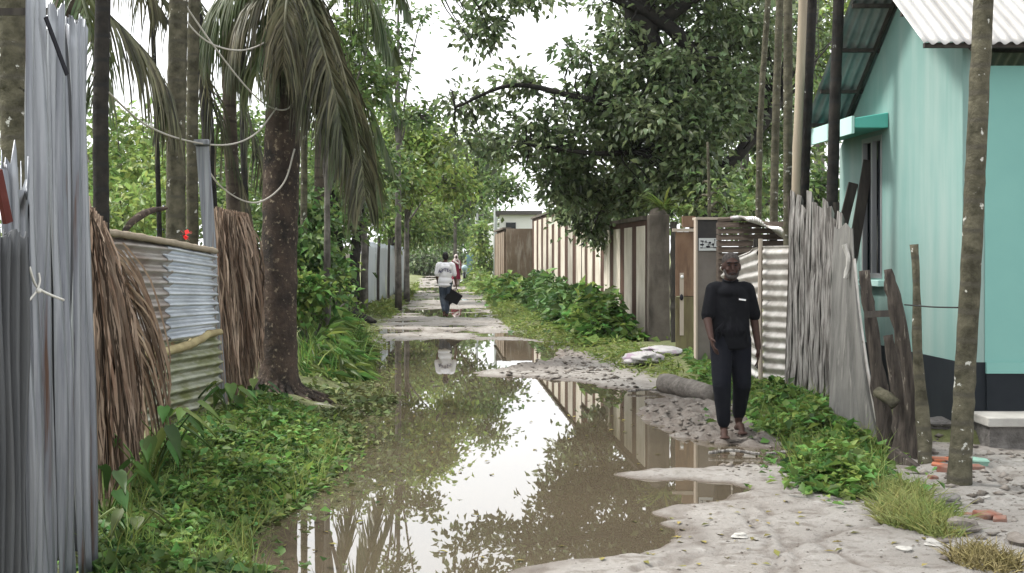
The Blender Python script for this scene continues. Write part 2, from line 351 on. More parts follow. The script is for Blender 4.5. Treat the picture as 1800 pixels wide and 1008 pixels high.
ys = list(np.concatenate([np.linspace(-40, 4, 12), [4.6, 5.2]])); dlt = 700.0
while dlt > 14: ys.append(3910 / dlt); dlt -= 1.45
ys += [330, 420, 600, 1200]
xs = [0.0]; st = .028
while xs[-1] < 4.6: xs.append(xs[-1] + st)
while xs[-1] < 900: st *= 1.28; xs.append(xs[-1] + st)
xs = np.array(sorted(set([-a for a in xs] + xs))); ys = np.array(ys)
X, Yg = np.meshgrid(xs, ys); X = X - VP * np.clip(Yg, 0, 80) * (np.abs(X) < 30)
Z = gz(X.ravel(), Yg.ravel()); nx = len(xs); ny = len(ys)
V = np.stack([X.ravel(), Yg.ravel(), Z], 1)
ii, jj = np.meshgrid(np.arange(nx - 1), np.arange(ny - 1)); a = (jj * nx + ii).ravel()
FQ = np.stack([a, a + 1, a + nx + 1, a + nx], 1)
mg = bpy.data.materials.new('mud'); mg.use_nodes = True
def ground_mat(m):
    N = m.node_tree.nodes; L = m.node_tree.links; b = N['Principled BSDF']
    g = N.new('ShaderNodeNewGeometry'); sx = N.new('ShaderNodeSeparateXYZ'); L.new(g.outputs['Position'], sx.inputs[0])
    def noise(sc, dt=6, ro=.6, vec=None):
        t = N.new('ShaderNodeTexNoise'); t.inputs['Scale'].default_value = sc; t.inputs['Detail'].default_value = dt; t.inputs['Roughness'].default_value = ro
        L.new(vec or g.outputs['Position'], t.inputs['Vector']); return t.outputs[0]
    def mr(src, lo, hi, a=0, c=1):
        r = N.new('ShaderNodeMapRange'); r.inputs['From Min'].default_value = lo; r.inputs['From Max'].default_value = hi
        r.inputs['To Min'].default_value = a; r.inputs['To Max'].default_value = c; L.new(src, r.inputs['Value']); return r.outputs[0]
    def mix(f, c1, c2):
        q = N.new('ShaderNodeMixRGB')
        L.new(f, q.inputs[0])
        for k, c in ((1, c1), (2, c2)):
            if isinstance(c, tuple): q.inputs[k].default_value = (*c, 1)
            else: L.new(c, q.inputs[k])
        return q.outputs[0]
    c = mix(mr(noise(1.3), .35, .68), (.315, .298, .275), (.225, .206, .185))
    c = mix(mr(noise(9, 8), .52, .66), c, (.175, .155, .135))
    mp = N.new('ShaderNodeMapping'); mp.inputs['Scale'].default_value = (1, 1.6, 1); mp.inputs['Rotation'].default_value = (0, 0, .5); L.new(g.outputs['Position'], mp.inputs[0])
    c = mix(mr(noise(3.2, 10, .75, mp.outputs[0]), .56, .62, 0, .75), c, (.15, .128, .108))
    c = mix(mr(noise(5.5, 10, .7), .60, .66, 0, .6), c, (.40, .385, .36))
    c = mix(mr(noise(38, 4), .62, .70), c, (.12, .095, .08))
    wet = mr(sx.outputs['Z'], .016, .002)
    c = mix(wet, c, (.115, .088, .065))
    at_ = N.new('ShaderNodeAttribute'); at_.attribute_name = 'verge'
    vf = N.new('ShaderNodeMath'); vf.operation = 'ADD'; L.new(at_.outputs['Fac'], vf.inputs[0])
    L.new(mr(noise(6), .3, .7, -.35, .35), vf.inputs[1])
    dk = N.new('ShaderNodeAttribute'); dk.attribute_name = 'churned'
    dkf = N.new('ShaderNodeMath'); dkf.operation = 'MULTIPLY'; L.new(dk.outputs['Fac'], dkf.inputs[0]); L.new(mr(noise(11), .35, .6, .45, 1.0), dkf.inputs[1])
    c = mix(dkf.outputs[0], c, (.12, .098, .082))
    soil = mix(mr(noise(3), .4, .6), (.10, .115, .045), (.145, .16, .06))
    c = mix(mr(vf.outputs[0], .35, .65), c, soil)
    L.new(c, b.inputs['Base Color'])
    rg = mix(wet, (.85, .85, .85), (.22, .22, .22)); L.new(rg, b.inputs['Roughness'])
    b.inputs['Specular IOR Level'].default_value = .4
    bp = N.new('ShaderNodeBump'); bp.inputs['Strength'].default_value = 1.0; bp.inputs['Distance'].default_value = .045
    L.new(noise(13, 10, .72), bp.inputs['Height']); L.new(bp.outputs[0], b.inputs['Normal'])
ground_mat(mg)
ground = mesh_np('ground', V, FQ, mg, smooth=True); tag(ground, kind='structure')
att = ground.data.attributes.new('verge', 'FLOAT', 'POINT')
vv = verge(X.ravel(), Yg.ravel()); vv = np.clip(vv / .5 + .5, 0, 1)
att.data.foreach_set('value', vv.astype(np.float32))
att2 = ground.data.attributes.new('churned', 'FLOAT', 'POINT'); xr, yr = X.ravel(), Yg.ravel()
ch = np.clip(clump_zone(xr, yr, CL1) * .9 + clump_zone(xr, yr, CL2) * .6 + groove(xr, yr) * .75 + np.clip(.12 - np.abs(poly_sd(xr, yr, PW)), 0, 1) * 5, 0, 1)
att2.data.foreach_set('value', ch.astype(np.float32))

mw = bpy.data.materials.new('puddle'); mw.use_nodes = True
def water_mat(m):
    N = m.node_tree.nodes; L = m.node_tree.links; b = N['Principled BSDF']
    b.inputs['Base Color'].default_value = (.085, .069, .047, 1); b.inputs['Roughness'].default_value = .008
    b.inputs['IOR'].default_value = 1.72; b.inputs['Specular IOR Level'].default_value = .6
    g = N.new('ShaderNodeNewGeometry'); t = N.new('ShaderNodeTexNoise'); t.inputs['Scale'].default_value = 3.5; t.inputs['Detail'].default_value = 2
    L.new(g.outputs['Position'], t.inputs['Vector'])
    bp = N.new('ShaderNodeBump'); bp.inputs['Strength'].default_value = .035; bp.inputs['Distance'].default_value = .004
    L.new(t.outputs[0], bp.inputs['Height']); L.new(bp.outputs[0], b.inputs['Normal'])
water_mat(mw)
mb = MB(); mb.add([(-7, 3, 0), (8, 3, 0), (3, 95, 0), (-12, 95, 0)], [(0, 1, 2, 3)])
tag(mb.build('puddle_water', mw), kind='structure')

# ------------------------------------------------------------------ foliage tools
def unit(a): return a / (np.linalg.norm(a, axis=1, keepdims=True) + 1e-9)
def cards(C, D, Nn, L, W, fold=.25, droop=.15):
    """folded pointed leaves: C base, D direction, Nn rough normal"""
    D = unit(D); S = unit(np.cross(D, Nn)); U = unit(np.cross(S, D)); n = len(C)
    L = np.broadcast_to(L, (n,))[:, None]; W = np.broadcast_to(W, (n,))[:, None]
    a = C; t = C + D * L - U * L * droop; mL = C + D * L * .45 + S * W / 2 + U * W * fold; mR = C + D * L * .45 - S * W / 2 + U * W * fold
    V = np.stack([a, mL, t, mR], 1).reshape(-1, 3); b = np.arange(n)[:, None] * 4
    return V, np.concatenate([b + np.array([0, 1, 2]), b + np.array([0, 2, 3])], 1).reshape(-1, 3)
def leaf_obj(name, parts, m, parent=None):
    Vs = []; Fs = []; o = 0
    for v, f in parts: Vs.append(v); Fs.append(f + o); o += len(v)
    return mesh_np(name, np.concatenate(Vs), np.concatenate(Fs), m, parent)
def rnd(n, s=1.0): return RNG.normal(size=(n, 3)) * s
def clump_leaves(c, r, ntw, nl, L, W, spread=.3, up=.35, twigs=None, droopy=.3):
    """twig centres in an ellipsoid, nl leaves around each"""
    q = unit(rnd(ntw)) * (RNG.random((ntw, 1)) ** .45); tc = np.array(c) + q * np.array(r)
    if twigs is not None: twigs.extend(tc.tolist())
    base = np.repeat(tc, nl, 0) + rnd(ntw * nl, spread) * np.array([1, 1, .7]) * np.repeat(RNG.random((ntw, 1)) * .9 + .4, nl, 0)
    out = unit(base - np.repeat(tc, nl, 0)); n = len(base)
    D = out + rnd(n, .5) + np.array([0, 0, -droopy]); Nn = np.array([0, 0, 1.0]) + rnd(n, up + .25)
    s = RNG.random(n) * .6 + .7
    return cards(base, D, Nn, L * s, W * s)

def tree(name, label, cat, trunk, limbs, clumps, lm, bm, L, W, group=None, spread=.3, nl=16, twig_r=.012, twig_every=3, droopy=.3):
    base = Vector(trunk[0][0]); t = empty(name, base, label, cat, group)
    mbt = MB(); nodes = []
    for pts in [trunk] + limbs:
        P = bez([p for p, r in pts], 4 * len(pts)); rr = np.interp(np.linspace(0, 1, len(P)), np.linspace(0, 1, len(pts)), [r for p, r in pts])
        mbt.tube(P, list(rr), 9, bump=.15); nodes += [(p, r) for p, r in zip(P, rr)]
    tw = []; parts = []
    for c in clumps:
        parts.append(clump_leaves(c[0], c[1], c[2], nl, L, W, spread, twigs=tw, droopy=droopy))
    NP = np.array([list(p) for p, r in nodes[4:]])
    for q in tw[::twig_every]:
        k = int(np.argmin(((NP - q) ** 2).sum(1) + RNG.random() * .5)); a = Vector(NP[k]); b = Vector(q)
        if (a - b).length > 6: continue
        m1 = a.lerp(b, .4) + Vector(rnd(1, .12 * (a - b).length)[0]); m1.z += .1 * (a - b).length
        mbt.tube(bez([a, m1, b], 6), [twig_r * 2.2, twig_r * 2, twig_r * 1.6, twig_r * 1.2, twig_r, twig_r * .7], 4, cap=False)
    mbt.build('trunk', bm, t, True)
    leaf_obj('crown', parts, lm, t); return t

def frond(P, n, ll, mode='hang', wid=.035, seed=0, droop=1.0, rw=.02, spread=.5):
    """palm frond: rachis through points P with leaflets on both sides; returns (leaf arrays, rachis MB pts)"""
    rg = np.random.default_rng(seed); pts = bez(P, 26); A = np.array([list(p) for p in pts]); ts = np.linspace(.10, 1, n); idx = ts * (len(A) - 1)
    Vs = []; Fs = []; o = 0; seg = 4
    for t, ix in zip(ts, idx):
        k = min(int(ix), len(A) - 2); p = A[k] + (A[k + 1] - A[k]) * (ix - k); d = A[min(k + 1, len(A) - 1)] - A[k]; d /= np.linalg.norm(d) + 1e-9
        side = np.cross(d, [0, 0, 1]); nsd = np.linalg.norm(side)
        side = side / nsd if nsd > .15 else np.array([1.0, 0, 0])
        lm = ll * (math.sin(math.pi * min(1, .12 + t * .86)) ** .5) * (.8 + .4 * rg.random())
        for sgn in (-1, 1):
            v = d * (.55 + .3 * rg.random()) + side * sgn * (spread + .25 * rg.random()) + np.array([0, 0, -.2]) + rg.normal(size=3) * .09
            q = p.copy(); cur = v / np.linalg.norm(v); wdir = np.cross(cur, [0, 0, 1.0]); wdir = wdir / (np.linalg.norm(wdir) + 1e-6)
            if mode == 'hang': wdir = np.array([.8, .5 * sgn, 0]) + rg.normal(size=3) * .3
            wdir /= np.linalg.norm(wdir)
            for s in range(seg + 1):
                wv = wid * (1, 1.05, .9, .6, .06)[s] / 2
                Vs.append(q - wdir * wv); Vs.append(q + wdir * wv)
                cur = cur + np.array([0, 0, -1]) * droop * (.55 if mode == 'hang' else .16) * (s + 1) / 2.2 + rg.normal(size=3) * .04
                cur /= np.linalg.norm(cur); q = q + cur * lm / seg
            for s in range(seg): Fs.append([o + 2 * s, o + 2 * s + 1, o + 2 * s + 3, o + 2 * s + 2])
            o += 2 * (seg + 1)
    # rachis as strips of quads (square tube)
    m = len(A); B = o
    for i in range(m):
        r = rw * (1 - .8 * i / m)
        for dx, dz in ((-r, 0), (0, r), (r, 0), (0, -r)): Vs.append(A[i] + np.array([dx, dx * .3, dz]))
    for i in range(m - 1):
        for k in range(4): Fs.append([B + i * 4 + k, B + i * 4 + (k + 1) % 4, B + i * 4 + 4 + (k + 1) % 4, B + i * 4 + 4 + k])
    return np.array(Vs), np.array(Fs)

def blades(C, h, wd, lean=.35):
    n = len(C); D = np.array([0, 0, 1.0]) + rnd(n, lean) * np.array([1, 1, .3]); D = unit(D)
    S = unit(np.cross(D, rnd(n))); h = (h * (.6 + .7 * RNG.random(n)))[:, None]
    m1 = C + D * h * .55; t = C + D * h * .9 + (D * np.array([1, 1, 0])) * h * .35
    V = np.stack([C - S * wd / 2, C + S * wd / 2, m1 + S * wd * .4, t, m1 - S * wd * .4], 1).reshape(-1, 3); b = np.arange(n)[:, None] * 5
    return V, np.concatenate([b + np.array([0, 1, 2]), b + np.array([0, 2, 4]), b + np.array([4, 2, 3])], 1).reshape(-1, 3)
def sample_poly(pts, n):
    P = np.array([[p[0], p[1]] for p in pts]); lo = P.min(0); hi = P.max(0); out = []
    while sum(len(o) for o in out) < n:
        q = lo + RNG.random((n * 2, 2)) * (hi - lo); out.append(q[poly_sd(q[:, 0], q[:, 1], P) < 0])
    return np.concatenate(out)[:n]
def pxpoly(pts, z=0.08): return [(gp(a, b, z).x, gp(a, b, z).y) for a, b in pts]
def on_ground(q, dz=0.0): return np.stack([q[:, 0], q[:, 1], np.maximum(gz(q[:, 0], q[:, 1]), 0) + dz], 1)
def cover(name, polyW, n, hmax, L, W, m, label, cat, kind='stuff', group=None, hf=None, parent=None, floor=0.0):
    """leafy ground cover: leaves at random heights up to hmax above the ground"""
    q = sample_poly(polyW, n); P = np.array([[p[0], p[1]] for p in polyW])
    edge = np.clip(-poly_sd(q[:, 0], q[:, 1], P) / .35, .12, 1)
    g = on_ground(q); hh = hmax * edge * (.45 + .8 * vn(q[:, 0], q[:, 1], .35, 21)) * (RNG.random(n) ** .6)
    g[:, 2] += hh + floor; D = rnd(n, 1.0) * np.array([1, 1, .35]) + np.array([0, 0, .15]); Nn = np.array([0, 0, 1.0]) + rnd(n, .35)
    k = n // 9; jit = RNG.normal(size=(k, 2)) * .16 * (1 + g[:k, 1:2] / 40); g[:k, 0] += jit[:, 0]; g[:k, 1] += jit[:, 1] * 1.6; g[:k, 2] = np.maximum(gz(g[:k, 0], g[:k, 1]), 0) + .01 + RNG.random(k) * .03 + floor
    s = .4 + 1.5 * RNG.random(n) ** 2
    o = leaf_obj(name, [cards(g, D, Nn, L * s, W * s, .2, .2)], m, parent)
    if parent is None: tag(o, label, cat, group, kind)
    return o

# ------------------------------------------------------------------ corrugated sheet: bilinear patch
def corr(P00, P10, P01, P11, ribs, amp, across='u', nu=None, nv=None, mt=None, name='corrugated_sheet', parent=None, rag=0.0, dent=.0, seed=1, ragb=0.0, th=.004):
    """P00..P10 bottom edge, P01..P11 top edge. across 'u': ribs run bottom to top; 'v': ribs run side to side"""
    P00, P10, P01, P11 = map(Vector, (P00, P10, P01, P11)); rn = random.Random(seed)
    nrm = (P10 - P00).cross(P01 - P00).normalized()
    nu = nu or (ribs * 6 if across == 'u' else 8); nv = nv or (ribs * 6 if across == 'v' else 10)
    mb_ = MB(); W_ = nu + 1
    for layer in (0, 1):
        for j in range(nv + 1):
            for i in range(nu + 1):
                u = i / nu; v = j / nv; ue, ve = u, v
                if rag and j == nv: ve = v - rag * (.5 + .5 * math.sin(i * 1.7 + seed) * math.sin(i * .6 + seed * 2) + .3 * math.sin(i * .31))
                if rag and across == 'v' and i in (0, nu): ue = u + (.5 - rn.random()) * rag * .3 if layer == 0 else u
                p = P00.lerp(P10, ue).lerp(P01.lerp(P11, ue), ve)
                ph = (u if across == 'u' else v) * ribs * 2 * math.pi
                d = amp * (math.tanh(2.4 * math.sin(ph)) if across == 'u' and ribs < 7 else math.sin(ph)) + dent * (math.sin(u * 5 + seed) * math.sin(v * 7 + seed * 3) + .5 * math.sin(u * 13 + seed) * math.cos(v * 9))
                mb_.v.append(tuple(p + nrm * (d + layer * th)))
        b = layer * W_ * (nv + 1)
        for j in range(nv):
            for i in range(nu):
                q = (b + j * W_ + i, b + j * W_ + i + 1, b + (j + 1) * W_ + i + 1, b + (j + 1) * W_ + i)
                mb_.f.append(q if layer else q[::-1])
    b = W_ * (nv + 1)
    for i in range(nu):
        mb_.f.append((i, i + 1, b + i + 1, b + i)); k = nv * W_ + i; mb_.f.append((k + 1, k, b + k, b + k + 1))
    return mb_.build(name, mt, parent, True)

exec_later = []

# ================================================================== HOUSE
UH = 4.65
def hw(Y, z, off=0.0): return Vector((UH + off - VP * Y, Y, z))     # on the house's lane-side wall
HY0, HY1 = 11.6, 15.15
def house():
    b0 = hw(HY0, 0); h = empty('teal_house', (b0.x, b0.y, 0), 'pale teal plastered house with a corrugated tin roof and black plinth', 'house')
    RY_, RZ = 12.85, 4.55; ws = .67
    # gable wall as solid slab 0.2 thick
    prof = [(HY0, .72), (HY1, .72), (HY1, RZ - .12 - ws * (HY1 - RY_)), (RY_, RZ - .12), (HY0, RZ - .12 - ws * (RY_ - HY0))]
    mb = MB(); n = len(prof); nn = Vector((1, VP, 0)).normalized()
    A = [hw(y, z) for y, z in prof]; B = [p + nn * .2 for p in A]
    # window hole built from strips: two openings' dark glass sits in front of recess, wall split around it
    wy0, wy1, wz0, wz1 = 13.70, 14.35, 1.42, 2.93
    def top(y): return RZ - .12 - ws * abs(RY_ - y)
    def strip(y0, y1, z0, zt0, zt1):
        p = [hw(y0, z0), hw(y1, z0), hw(y1, z0) + nn * .2, hw(y0, z0) + nn * .2, hw(y0, zt0), hw(y1, zt1), hw(y1, zt1) + nn * .2, hw(y0, zt0) + nn * .2]
        mb.hexa(p)
    strip(HY0, RY_, .72, top(HY0), top(RY_)); strip(RY_, wy0, .72, top(RY_), top(wy0)); strip(wy1, HY1, .72, top(wy1), top(HY1))
    strip(wy0, wy1, .72, wz0, wz0); strip(wy0, wy1, wz1, top(wy0), top(wy1))
    mb.build('gable_wall', M['teal'], h)
    mb = MB(); c = hw(HY0, 0); x1 = c.x + 5
    mb.hexa([(c.x + .2, HY0 + .003, .72), (x1, HY0, .72), (x1, HY0 + .2, .72), (c.x + .2, HY0 + .2, .72), (c.x + .2, HY0 + .003, 3.35), (x1, HY0, 3.35), (x1, HY0 + .2, 3.35), (c.x + .2, HY0 + .2, 3.35)])
    mb.build('front_wall', M['teal_front'], h)
    mb = MB()
    e = Vector((-.012, -.012, 0))
    mb.hexa([hw(HY0, -.1) + e, hw(HY1, -.1) + e, hw(HY1, -.1) + nn * .22, hw(HY0, -.1) + nn * .22, hw(HY0, .72) + e, hw(HY1, .72) + e, hw(HY1, .72) + nn * .22, hw(HY0, .72) + nn * .22])
    mb.hexa([(c.x + .21, HY0 - .012, .22), (x1, HY0 - .012, .22), (x1, HY0 + .18, .22), (c.x + .21, HY0 + .18, .22), (c.x + .21, HY0 - .012, .62), (x1, HY0 - .012, .62), (x1, HY0 + .18, .62), (c.x + .21, HY0 + .18, .62)])
    mb.build('plinth', M['plinth'], h)
    mb = MB(); mb.box((c.x + 2.605, HY0 + .08, .671), (4.8, .2, .098)); mb.build('front_sill_course', M['teal_front'], h)
    # porch step and rough footing
    mb = MB(); mb.box((c.x + 2.5, HY0 - .25, .25), (4.9, .48, .08)); bevel(mb.build('porch_slab', M['conc_light'], h), .01)
    mb = MB(); mb.box((c.x + 2.5, HY0 - .23, .07), (4.84, .42, .277)); mb.build('footing', M['conc_rough'], h)
    # window
    wf = MB()
    for yy in (wy0 + .025, (wy0 + wy1) / 2, wy1 - .025): wf.beam(hw(yy, wz0) + nn * .02, hw(yy, wz1) + nn * .02, .05, .05)
    for zz in (wz0 + .025, wz1 - .025): wf.beam(hw(wy0 + .05, zz) + nn * .02, hw(wy1 - .05, zz) + nn * .02, .05, .05)
    win = wf.build('window', M['alu'], h)
    g = MB(); g.hexa([hw(wy0, wz0) + nn * .06, hw(wy1, wz0) + nn * .06, hw(wy1, wz0) + nn * .07, hw(wy0, wz0) + nn * .07, hw(wy0, wz1) + nn * .06, hw(wy1, wz1) + nn * .06, hw(wy1, wz1) + nn * .07, hw(wy0, wz1) + nn * .07])
    g.build('pane', M['glass_dark'], win)
    s = MB(); s.hexa([hw(13.62, 1.34) - nn * .07, hw(14.43, 1.34) - nn * .07, hw(14.43, 1.34) + nn * .0, hw(13.62, 1.34), hw(13.62, 1.40) - nn * .07, hw(14.43, 1.40) - nn * .07, hw(14.43, 1.40), hw(13.62, 1.40)])
    s.build('window_sill', M['teal_band'], win)
    # sunshade over the window
    s = MB(); s.hexa([hw(13.5, 2.98) - nn * .36, hw(15.1, 2.98) - nn * .36, hw(15.1, 2.98) - nn * .003, hw(13.5, 2.98) - nn * .003, hw(13.5, 3.08) - nn * .36, hw(15.1, 3.08) - nn * .36, hw(15.1, 3.14) - nn * .003, hw(13.5, 3.14) - nn * .003])
    sh = s.build('sunshade', M['teal_dark'], h); bevel(sh, .008)
    s = MB(); s.hexa([hw(13.49, 2.92) - nn * .39, hw(15.11, 2.92) - nn * .39, hw(15.11, 2.92) - nn * .363, hw(13.49, 2.92) - nn * .363, hw(13.49, 3.1) - nn * .39, hw(15.11, 3.1) - nn * .39, hw(15.11, 3.1) - nn * .363, hw(13.49, 3.1) - nn * .363])
    s.build('fascia', M['teal_band'], sh)
    # roof sheets, visible from above on the front slope and from below behind the ridge
    yo, ov = 11.28, .46
    def rp(y, offx): return Vector((UH - ov + offx - VP * y, y, RZ - ws * abs(y - RY_) + (.0 if y > RY_ else 0)))
    corr(rp(yo, 0), rp(yo, 5.6), rp(RY_, 0), rp(RY_, 5.6), 54, .016, 'u', mt=M['roof_top'], name='roof_front_slope', parent=h)
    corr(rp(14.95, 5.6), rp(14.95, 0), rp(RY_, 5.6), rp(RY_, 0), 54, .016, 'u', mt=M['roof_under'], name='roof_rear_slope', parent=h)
    mb = MB()
    for y in (13.3, 13.85, 14.4, 14.88): mb.beam(rp(y, .02) - Vector((0, 0, .05)), rp(y, 5.5) - Vector((0, 0, .05)), .05, .04)
    for y in (11.34, 11.9, 12.4): mb.beam(rp(y, .02) - Vector((0, 0, .05)), rp(y, 5.5) - Vector((0, 0, .05)), .05, .04)
    mb.build('roof_batten', M['board_dark'], h)
    mb = MB()
    for a, b in ((11.3, 12.8), (14.93, 12.9)):
        mb.beam(rp(a, ov - .03) - Vector((0, 0, .055)), rp(b, ov - .03) - Vector((0, 0, .055)), .03, .05)
    mb.build('barge_board', M['board_dark'], h)
    return h
house()

# ================================================================== RIGHT-HAND BOUNDARY WALL
UF = 3.73
def fw(Y, z, off=0.0): return lane(UF + off, Y, z)
def slab(mb, u0, u1, Y0, Y1, z0, za, zb=None):
    zb = za if zb is None else zb
    mb.hexa([lane(u0, Y0, z0), lane(u0, Y1, z0), lane(u1, Y1, z0), lane(u1, Y0, z0), lane(u0, Y0, za), lane(u0, Y1, zb), lane(u1, Y1, zb), lane(u1, Y0, za)])
def wall_section(name, label, Y0, Y1, zt, u, pitch, panelw, mcream, mslot, cop, prot=.012):
    t = empty(name, lane(u, Y0, 0), label, 'wall', 'boundary wall sections along the lane')
    mb = MB(); slab(mb, u, u + .16, Y0, Y1, -.1, zt); mb.build('wall_body', mslot, t)
    y = Y0 + .02; k = 0
    while y < Y1 - .2:
        p = MB(); slab(p, u - prot, u - .004, y, min(y + panelw, Y1 - .02), .05, zt - .10); p.build('raised_panel', mcream, t); y += pitch; k += 1
    c = MB(); slab(c, u - prot - .05, u + .2, Y0 - .03, Y1 + .03, zt + .004, zt + .075); c.build('coping', cop, t)
    return t
wall_section('boundary_wall', 'long cream and brown ribbed wall section ending at the dark corner pillar', 23.5, 33.8, 2.27, UF, 1.6, 1.0, M['cream'], M['brown_paint'], M['conc_dark'], .015)
wall_section('boundary_wall', 'taller ribbed wall section half hidden by the overhanging tree leaves', 34.0, 51.8, 2.98, UF, 2.2, 1.25, M['cream'], M['brown_paint'], M['conc_dark'], .012)
t = wall_section('boundary_wall', 'farthest ribbed wall section with a plain brown end face beside the white building', 52.2, 60.5, 2.6, 2.72, 1.5, 1.0, M['cream_brown'], M['brown_paint'], M['conc_dark'], .10)
mb = MB(); slab(mb, 2.725, 3.9, 51.95, 52.18, -.05, 2.62); mb.build('end_face', M['cream_brown'], t)
t = empty('corner_pillar', fw(23, 0), 'dark weathered concrete pillar with a fern on its top, at the wall corner', 'pillar')
mb = MB(); a = at(1140, 443, 23.0).x; b = at(1178, 443, 23.0).x
mb.hexa([(a, 23, -.1), (b, 23, -.1), (b, 23.42, -.1), (a, 23.42, -.1), (a + .01, 23, 2.36), (b - .01, 23, 2.36), (b - .01, 23.4, 2.36), (a + .01, 23.4, 2.36)])
bevel(mb.build('shaft', M['conc_dark'], t), .02)
mb = MB(); mb.ell(((a + b) / 2, 23.2, 2.36), ((b - a) / 2 * .86, .19, .13), 14, 8, noise=.12); mb.build('rounded_cap', M['conc_dark'], t, True)
# plant on the pillar
def rosette(name, c, n, L, Wd, m, label, cat, up=.8, group=None, seg=5, arch=.9):
    c = np.array(c); Vs = []; Fs = []; o = 0
    for i in range(n):
        a = RNG.random() * 6.283; el = up * (.5 + RNG.random()); d = np.array([math.cos(a), math.sin(a), el]); d /= np.linalg.norm(d)
        side = np.array([-math.sin(a), math.cos(a), 0]); q = c + rnd(1, .03)[0]; l = L * (.6 + .6 * RNG.random())
        for s in range(seg + 1):
            wv = Wd * math.sin(math.pi * (.12 + .86 * s / seg)) / 2
            Vs += [q - side * wv, q + side * wv]; d = d + np.array([0, 0, -arch / seg]); d /= np.linalg.norm(d); q = q + d * l / seg
        for s in range(seg): Fs.append([o + 2 * s, o + 2 * s + 1, o + 2 * s + 3, o + 2 * s + 2])
        o += 2 * (seg + 1)
    ob = mesh_np(name, np.array(Vs), np.array(Fs), m); tag(ob, label, cat, group); return ob
rosette('fern', at(1168, 366, 23.2), 60, .60, .045, M['leaf_yellow'], 'spiky green fern growing on top of the dark wall pillar', 'fern', .9)
rosette('fern', at(1196, 372, 22.6), 34, .50, .035, M['leaf_bright'], 'drooping dark fern growing between the pillar and the brown gate', 'fern', .7)
# hinge post with lumps
mb = MB(); P = [at(1184, y, 22.4) for y in (640, 590, 540, 490, 430, 390)]; P[0].z = 0
mb.tube(bez(P, 24), .055, 8, bump=.5); o = mb.build('gate_hinge_post', M['board_dark']); tag(o, 'thin black post between the concrete pillar and the brown gate', 'post')
for yy in (452, 503, 572, 598):
    pass
mb = MB()
# brown gate
t = empty('brown_gate', fw(20.9, 0), 'rust brown lane gate leaf stained yellow green along its bottom', 'gate')
Yg0 = 20.3
def fr(px0, px1, py0, py1, Y, th, name, m, parent, z0=None):
    a = at(px0, py1, Y); b = at(px1, py0, Y); mbx = MB(); zz = a.z if z0 is None else z0
    mbx.hexa([(a.x, Y, zz), (b.x, Y, zz), (b.x, Y + th, zz), (a.x, Y + th, zz), (a.x, Y, b.z), (b.x, Y, b.z), (b.x, Y + th, b.z), (a.x, Y + th, b.z)])
    return mbx.build(name, m, parent)
fr(1188, 1223, 408, 521, Yg0, .05, 'upper_panel', M['gate_brown'], t)
fr(1188, 1223, 522, 640, Yg0, .05, 'stained_lower_panel', M['gate_green'], t, .02)
fr(1183, 1224, 402, 407.5, Yg0 - .03, .1, 'top_rail', M['edge_light'], t)
o = fr(1195, 1202, 480, 590, Yg0 - .02, .018, 'white_stripe', M['edge_light'], t)
mb = MB(); mb.ell(at(1198, 523, Yg0 - .03), (.03, .03, .05), 10, 6); mb.build('latch', M['ink'], t, True)
mb = MB(); mb.ell(at(1199, 487, Yg0 - .03), (.025, .02, .028), 10, 6); mb.build('knob', M['white_print'], t, True)
o = fr(1200, 1222, 380, 400, Yg0 + .3, .12, 'brown_block', M['gate_brown'], None); tag(o, 'small rust brown block sitting above the brown gate', 'block')
# grey gate pillar with notice
Yp = 18.2
t = empty('gate_pillar', at(1245, 660, Yp), 'grey gate pillar with black top holding the white notice', 'pillar')
fr(1226.5, 1262, 441, 668, Yp, .3, 'shaft', M['conc_grey'], t, -.02)
fr(1226.5, 1262, 387, 440.5, Yp + .002, .29, 'black_top', M['black_gate'], t)
fr(1223, 1226.3, 383, 668, Yp - .01, .2, 'pale_edge', M['edge_light'], t, -.02)
fr(1223, 1300, 382, 386.5, Yp - .02, .34, 'capping_strip', M['edge_light'], t)
n_ = fr(1228.5, 1261, 419, 441, Yp - .02, .012, 'notice_board', M['paper'], None); tag(n_, 'small white notice with black scribbled marks on the grey gate pillar', 'notice')
mk = MB()
for (x, y, rx, ry) in ((1234, 430.5, 4, 1.6), (1244.5, 434, 4, 1.7), (1248, 427, 2, 2), (1253.5, 430.2, 1.8, 2.6), (1233, 436, 2.4, 1), (1257, 435.5, 3, 1), (1256.5, 422, 1.4, 1.2), (1234, 424, 3.4, 1), (1241, 425, 1.2, 2.2), (1240, 436, 8, .35), (1250, 435.4, 6, .35), (1235, 430, .5, 6), (1246, 431, .5, 5), (1254, 432, .5, 4.5), (1249, 430.6, 7, .4), (1245, 427, 6, .4), (1237, 425.5, 5, .35), (1256, 425, .4, 5)):
    c = at(x, y, Yp - .022); s_ = Yp / F; mk.ell(c, (rx * s_, .003, ry * s_), 12, 6)
mk.build('print', M['ink'], n_)
# dark shed of planks behind the gate pillar with a curled sheet on top
t = empty('plank_shed', at(1300, 600, 17.2), 'low dark brown plank shed behind the grey gate pillar', 'shed')
mb = MB()
for i in range(13):
    y0 = 390 + i * 11; a = at(1263, y0 + 10.2, 17.4 + .012 * (i % 2)); b = at(1392, y0, 17.0)
    mb.hexa([(a.x, 17.4, a.z), (b.x, 16.9, a.z), (b.x, 17.1, a.z), (a.x, 17.6, a.z), (a.x, 17.42, b.z), (b.x, 16.92, b.z), (b.x, 17.1, b.z), (a.x, 17.6, b.z)])
mb.build('plank_wall', M['plank_dark'], t)
mb = MB(); mb.tube(bez([at(1263, 388, 17.5), at(1320, 386, 17.2), at(1388, 415, 16.8)], 14), .035, 6); mb.build('roof_edge', M['plank_dark'], t)
t = MB(); Vq = []
cv = [(1316, 390), (1335, 396), (1352, 402), (1370, 410), (1386, 424)]
